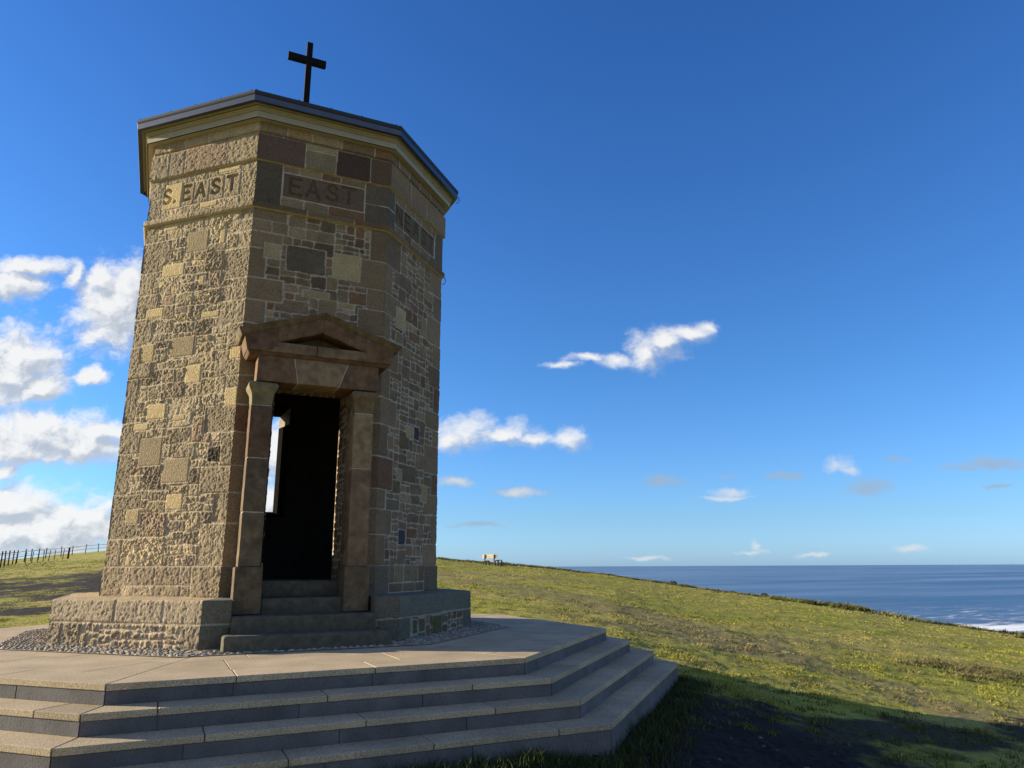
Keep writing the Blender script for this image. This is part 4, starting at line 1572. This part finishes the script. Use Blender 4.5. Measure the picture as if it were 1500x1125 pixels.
# ------------------------------------------------------------------ sky and clouds
w = bpy.data.worlds.new('World')
scene.world = w
w.use_nodes = True
nt = w.node_tree
L = nt.links.new
bg = nt.nodes['Background']
sky = N(nt, 'ShaderNodeTexSky', sky_type='NISHITA')
sky.sun_disc = False
sky.sun_elevation = SUN_EL
sky.sun_rotation = math.atan2(SUN_H[0], SUN_H[1])
sky.altitude = 0
sky.air_density = 1.0
sky.dust_density = 0.4
sky.ozone_density = 2.5
hs = N(nt, 'ShaderNodeHueSaturation')
hs.inputs['Saturation'].default_value = 1.0
tint = N(nt, 'ShaderNodeVectorMath', operation='MULTIPLY')
tgeo = N(nt, 'ShaderNodeTexCoord')
tsep = N(nt, 'ShaderNodeSeparateXYZ')
L(tgeo.outputs['Generated'], tsep.inputs[0])
tr_ = N(nt, 'ShaderNodeValToRGB')
el_ = tr_.color_ramp.elements
el_[0].position, el_[0].color = 0.0, (.275, .47, .97, 1)
el_[1].position, el_[1].color = .62, (.15, .335, .61, 1)
for pp, cc_ in ((.06, (.25, .40, .665, 1)), (.25, (.195, .38, .61, 1))):
    e_ = el_.new(pp)
    e_.color = cc_
L(tsep.outputs[2], tr_.inputs[0])
tsc = N(nt, 'ShaderNodeVectorMath', operation='SCALE')
L(tr_.outputs[0], tsc.inputs[0])
tsc.inputs['Scale'].default_value = 1.9
L(tsc.outputs[0], tint.inputs[1])
L(sky.outputs[0], tint.inputs[0])
L(tint.outputs[0], hs.inputs['Color'])

CW = [(-0.5749, 0.3685, 0.0499, 0.0593), (-0.5565, 0.3949, 0.0362, 0.0359), (-0.5976, 0.4055, 0.0223, 0.024), (-0.641, 0.4161, 0.0126, 0.021), (-0.706, 0.429, 0.0562, 0.0136), (-0.7268, 0.4033, 0.0391, 0.0224), (-0.7048, 0.2814, 0.0624, 0.0512), (-0.6678, 0.2494, 0.0404, 0.0251), (-0.7122, 0.2564, 0.054, 0.0365), (-0.5977, 0.2633, 0.027, 0.0113), (-0.6572, 0.1812, 0.0796, 0.0324), (-0.6027, 0.164, 0.0727, 0.0242), (-0.5673, 0.1812, 0.0398, 0.0121), (-0.6866, 0.1593, 0.0528, 0.0213), (-0.7007, 0.131, 0.0209, 0.0106), (-0.6318, 0.0484, 0.1542, 0.0382), (-0.6744, 0.0847, 0.0649, 0.0231), (-0.5982, 0.0692, 0.0516, 0.0128), (-0.3245, 0.1593, 0.0287, 0.0326), (-0.328, 0.0847, 0.0338, 0.0337), (0.1961, 0.2935, 0.0291, 0.0264), (0.2193, 0.3097, 0.0331, 0.0205), (0.256, 0.322, 0.0313, 0.0134), (0.282, 0.3302, 0.0157, 0.0103), (0.1531, 0.2854, 0.0291, 0.0091), (0.1144, 0.2884, 0.033, 0.0061), (0.0697, 0.2783, 0.0252, 0.005), (-0.0568, 0.1831, 0.0492, 0.0232), (-0.0849, 0.1716, 0.0283, 0.0173), (-0.0095, 0.1793, 0.0416, 0.0164), (0.033, 0.1716, 0.0321, 0.0105), (0.0774, 0.1736, 0.0245, 0.0144)]
CS = [(0.3276, 0.0234, 0.0075, 0.0074), (0.3179, 0.0154, 0.0248, 0.0032), (0.5318, 0.019, 0.0223, 0.0057), (0.3993, 0.0119, 0.0223, 0.0032), (0.1769, 0.0119, 0.0309, 0.0032), (0.2946, 0.0966, 0.0224, 0.0075), (0.2866, 0.0884, 0.0366, 0.0032), (0.4467, 0.1319, 0.0206, 0.0118), (0.4571, 0.1245, 0.0144, 0.0064), (-0.0791, 0.1124, 0.0245, 0.0075), (0.0111, 0.0985, 0.0286, 0.0063)]
CG = [(0.2045, 0.1096, 0.0335, 0.0084), (0.3699, 0.1198, 0.028, 0.0065), (0.4824, 0.1022, 0.0371, 0.0111), (0.529, 0.1404, 0.0225, 0.0047), (0.2946, 0.1217, 0.0149, 0.0028), (0.6541, 0.1319, 0.0514, 0.0103), (0.6159, 0.1263, 0.0373, 0.0047), (0.6635, 0.1031, 0.0204, 0.0028), (-0.0458, 0.0529, 0.0367, 0.0036), (-0.0791, 0.1124, 0.0279, 0.0093), (0.0093, 0.0985, 0.0389, 0.0074)]

geo = N(nt, 'ShaderNodeTexCoord')


def vm(op, a, b=None, c=None):
    n = N(nt, 'ShaderNodeVectorMath', operation=op)
    for i, v in enumerate((a, b, c)):
        if v is None:
            continue
        if hasattr(v, 'is_linked') or hasattr(v, 'links'):
            L(v, n.inputs[i])
        else:
            n.inputs[i].default_value = v
    return n.outputs['Value'] if op in ('DOT_PRODUCT', 'LENGTH') else n.outputs[0]


def ma(op, a, b=None, c=None, clamp=False):
    n = N(nt, 'ShaderNodeMath', operation=op)
    n.use_clamp = clamp
    for i, v in enumerate((a, b, c)):
        if v is None:
            continue
        if isinstance(v, (int, float)):
            n.inputs[i].default_value = v
        else:
            L(v, n.inputs[i])
    return n.outputs[0]


def mrange(v, a, b, c=0., d=1., smooth=True):
    n = N(nt, 'ShaderNodeMapRange')
    if smooth:
        n.interpolation_type = 'SMOOTHSTEP'
    for nm, q in (('From Min', a), ('From Max', b), ('To Min', c), ('To Max', d)):
        n.inputs[nm].default_value = q
    L(v, n.inputs['Value'])
    return n.outputs[0]


dirv = geo.outputs['Generated']
fz_ = ma('MAXIMUM', vm('DOT_PRODUCT', dirv, (FW[0], FW[1], 0)), .02)
uu = ma('DIVIDE', vm('DOT_PRODUCT', dirv, (RT[0], RT[1], 0)), fz_)
vv = ma('DIVIDE', vm('DOT_PRODUCT', dirv, (0, 0, 1)), fz_)
cb = N(nt, 'ShaderNodeCombineXYZ')
L(uu, cb.inputs[0]); L(vv, cb.inputs[1])
UV = cb.outputs[0]


def noise(vec, scale, detail, rough=.55, col=False):
    n = N(nt, 'ShaderNodeTexNoise')
    n.inputs['Scale'].default_value = scale
    n.inputs['Detail'].default_value = detail
    n.inputs['Roughness'].default_value = rough
    L(vec, n.inputs['Vector'])
    return n.outputs['Color'] if col else n.outputs['Fac']


# one warped copy of the sky plane, and one moved towards the sun for the shading
wc = noise(UV, 16, 4, .6, True)
warp = vm('MULTIPLY', vm('SUBTRACT', wc, (.5, .5, .5)), (.045, .030, 0))
UVw = vm('ADD', UV, warp)


def field(uv, lst):
    cur = None
    for (a, b, sa, sb) in lst:
        ln = vm('LENGTH', vm('MULTIPLY_ADD', uv, (1 / sa, 1 / sb, 0), (-a / sa, -b / sb, 0)))
        cur = ln if cur is None else ma('MINIMUM', cur, ln)
    return cur


def density(uv, lst, lo, hi, amp):
    f_ = field(uv, lst)
    n_ = noise(vm('MULTIPLY', uv, (1, 1.3, 1)), 30, 10, .62)
    v_ = ma('ADD', ma('SUBTRACT', 1.0, f_), ma('MULTIPLY', ma('SUBTRACT', n_, .5), amp))
    return mrange(v_, lo, hi), v_


dR, vW = density(UVw, CW, -.55, 1.05, 2.4)
dL, vL = density(UVw, [c for c in CW if c[0] < -.2], -.60, .42, 2.0)
dW = ma('MAXIMUM', dR, dL)
dS, vS_ = density(UVw, CS, -.40, 1.0, 2.0)
UVs = vm('ADD', UVw, (-.012, .016, 0))
n_s = noise(vm('MULTIPLY', UVs, (1, 1.3, 1)), 30, 8, .6)
vS = ma('ADD', ma('SUBTRACT', 1.0, field(UVs, CW)), ma('MULTIPLY', ma('SUBTRACT', n_s, .5), 2.6))
shade = mrange(ma('SUBTRACT', vW, vS), -.60, .55, 0.0, 1.0)
dG, vG = density(UVw, CG, -.3, .8, 1.8)

cmixW = N(nt, 'ShaderNodeMix', data_type='RGBA')
cmixW.inputs['A'].default_value = (2.75, 3.05, 3.5, 1)
cmixW.inputs['B'].default_value = (5.1, 5.1, 5.05, 1)
L(shade, cmixW.inputs['Factor'])
m1 = N(nt, 'ShaderNodeMix', data_type='RGBA')
L(ma('MULTIPLY', dG, .72), m1.inputs['Factor'])
L(hs.outputs[0], m1.inputs['A'])
m1.inputs['B'].default_value = (1.95, 2.55, 3.2, 1)
m2 = N(nt, 'ShaderNodeMix', data_type='RGBA')
L(ma('MULTIPLY', dW, .96), m2.inputs['Factor'])
m1b = N(nt, 'ShaderNodeMix', data_type='RGBA')
L(ma('MULTIPLY', dS, .72), m1b.inputs['Factor'])
L(m1.outputs['Result'], m1b.inputs['A'])
m1b.inputs['B'].default_value = (4.1, 4.25, 4.4, 1)
L(m1b.outputs['Result'], m2.inputs['A'])
L(cmixW.outputs['Result'], m2.inputs['B'])
# unseen broken cloud added behind the viewer to whiten and lift the ambient light
back = mrange(vm('DOT_PRODUCT', dirv, (FW[0], FW[1], 0)), .30, -.15, 0, 1)
up_ = ma('MAXIMUM', vm('DOT_PRODUCT', dirv, (0, 0, 1)), .06)
pl_ = vm('DIVIDE', dirv, None)
dv = pl_.node
cbu = N(nt, 'ShaderNodeCombineXYZ')
for q in range(3):
    L(up_, cbu.inputs[q])
L(cbu.outputs[0], dv.inputs[1])
nb = noise(pl_, 1.1, 7, .58)
dB = ma('MULTIPLY', mrange(nb, .44, .60), back)
m3 = N(nt, 'ShaderNodeMix', data_type='RGBA')
L(ma('MULTIPLY', dB, .9), m3.inputs['Factor'])
L(m2.outputs['Result'], m3.inputs['A'])
m3.inputs['B'].default_value = (2.9, 2.75, 2.6, 1)
L(m3.outputs['Result'], bg.inputs['Color'])
bg.inputs['Strength'].default_value = .088

sun = bpy.data.lights.new('sun', 'SUN')
sun.energy = 5.0
sun.angle = math.radians(.53)
sun.color = (1.0, .87, .65)
so = bpy.data.objects.new('sun', sun)
link(so)
sd = Vector((SUN_H[0] * math.cos(SUN_EL), SUN_H[1] * math.cos(SUN_EL), math.sin(SUN_EL)))
so.rotation_euler = sd.to_track_quat('Z', 'Y').to_euler()
so.location = (-20, 14, 20)

# ------------------------------------------------------------------ camera
cam = bpy.data.cameras.new('camera')
co = bpy.data.objects.new('camera', cam)
link(co)
cam.sensor_width = 36
cam.sensor_fit = 'HORIZONTAL'
cam.lens = 36 * 1072.56 / 1500
cam.clip_start = .05
cam.clip_end = 120000
yaw = math.atan2(.4275, .9040)
M = Matrix.Rotation(-yaw, 4, 'Z') @ Matrix.Rotation(PI / 2 + math.radians(13.979), 4, 'X') @ Matrix.Rotation(-.005, 4, 'Z')
M.translation = Vector(CAM)
co.matrix_world = M
scene.camera = co

scene.view_settings.view_transform = 'Standard'
scene.view_settings.look = 'None'
scene.view_settings.exposure = 1.05
scene.view_settings.gamma = 1
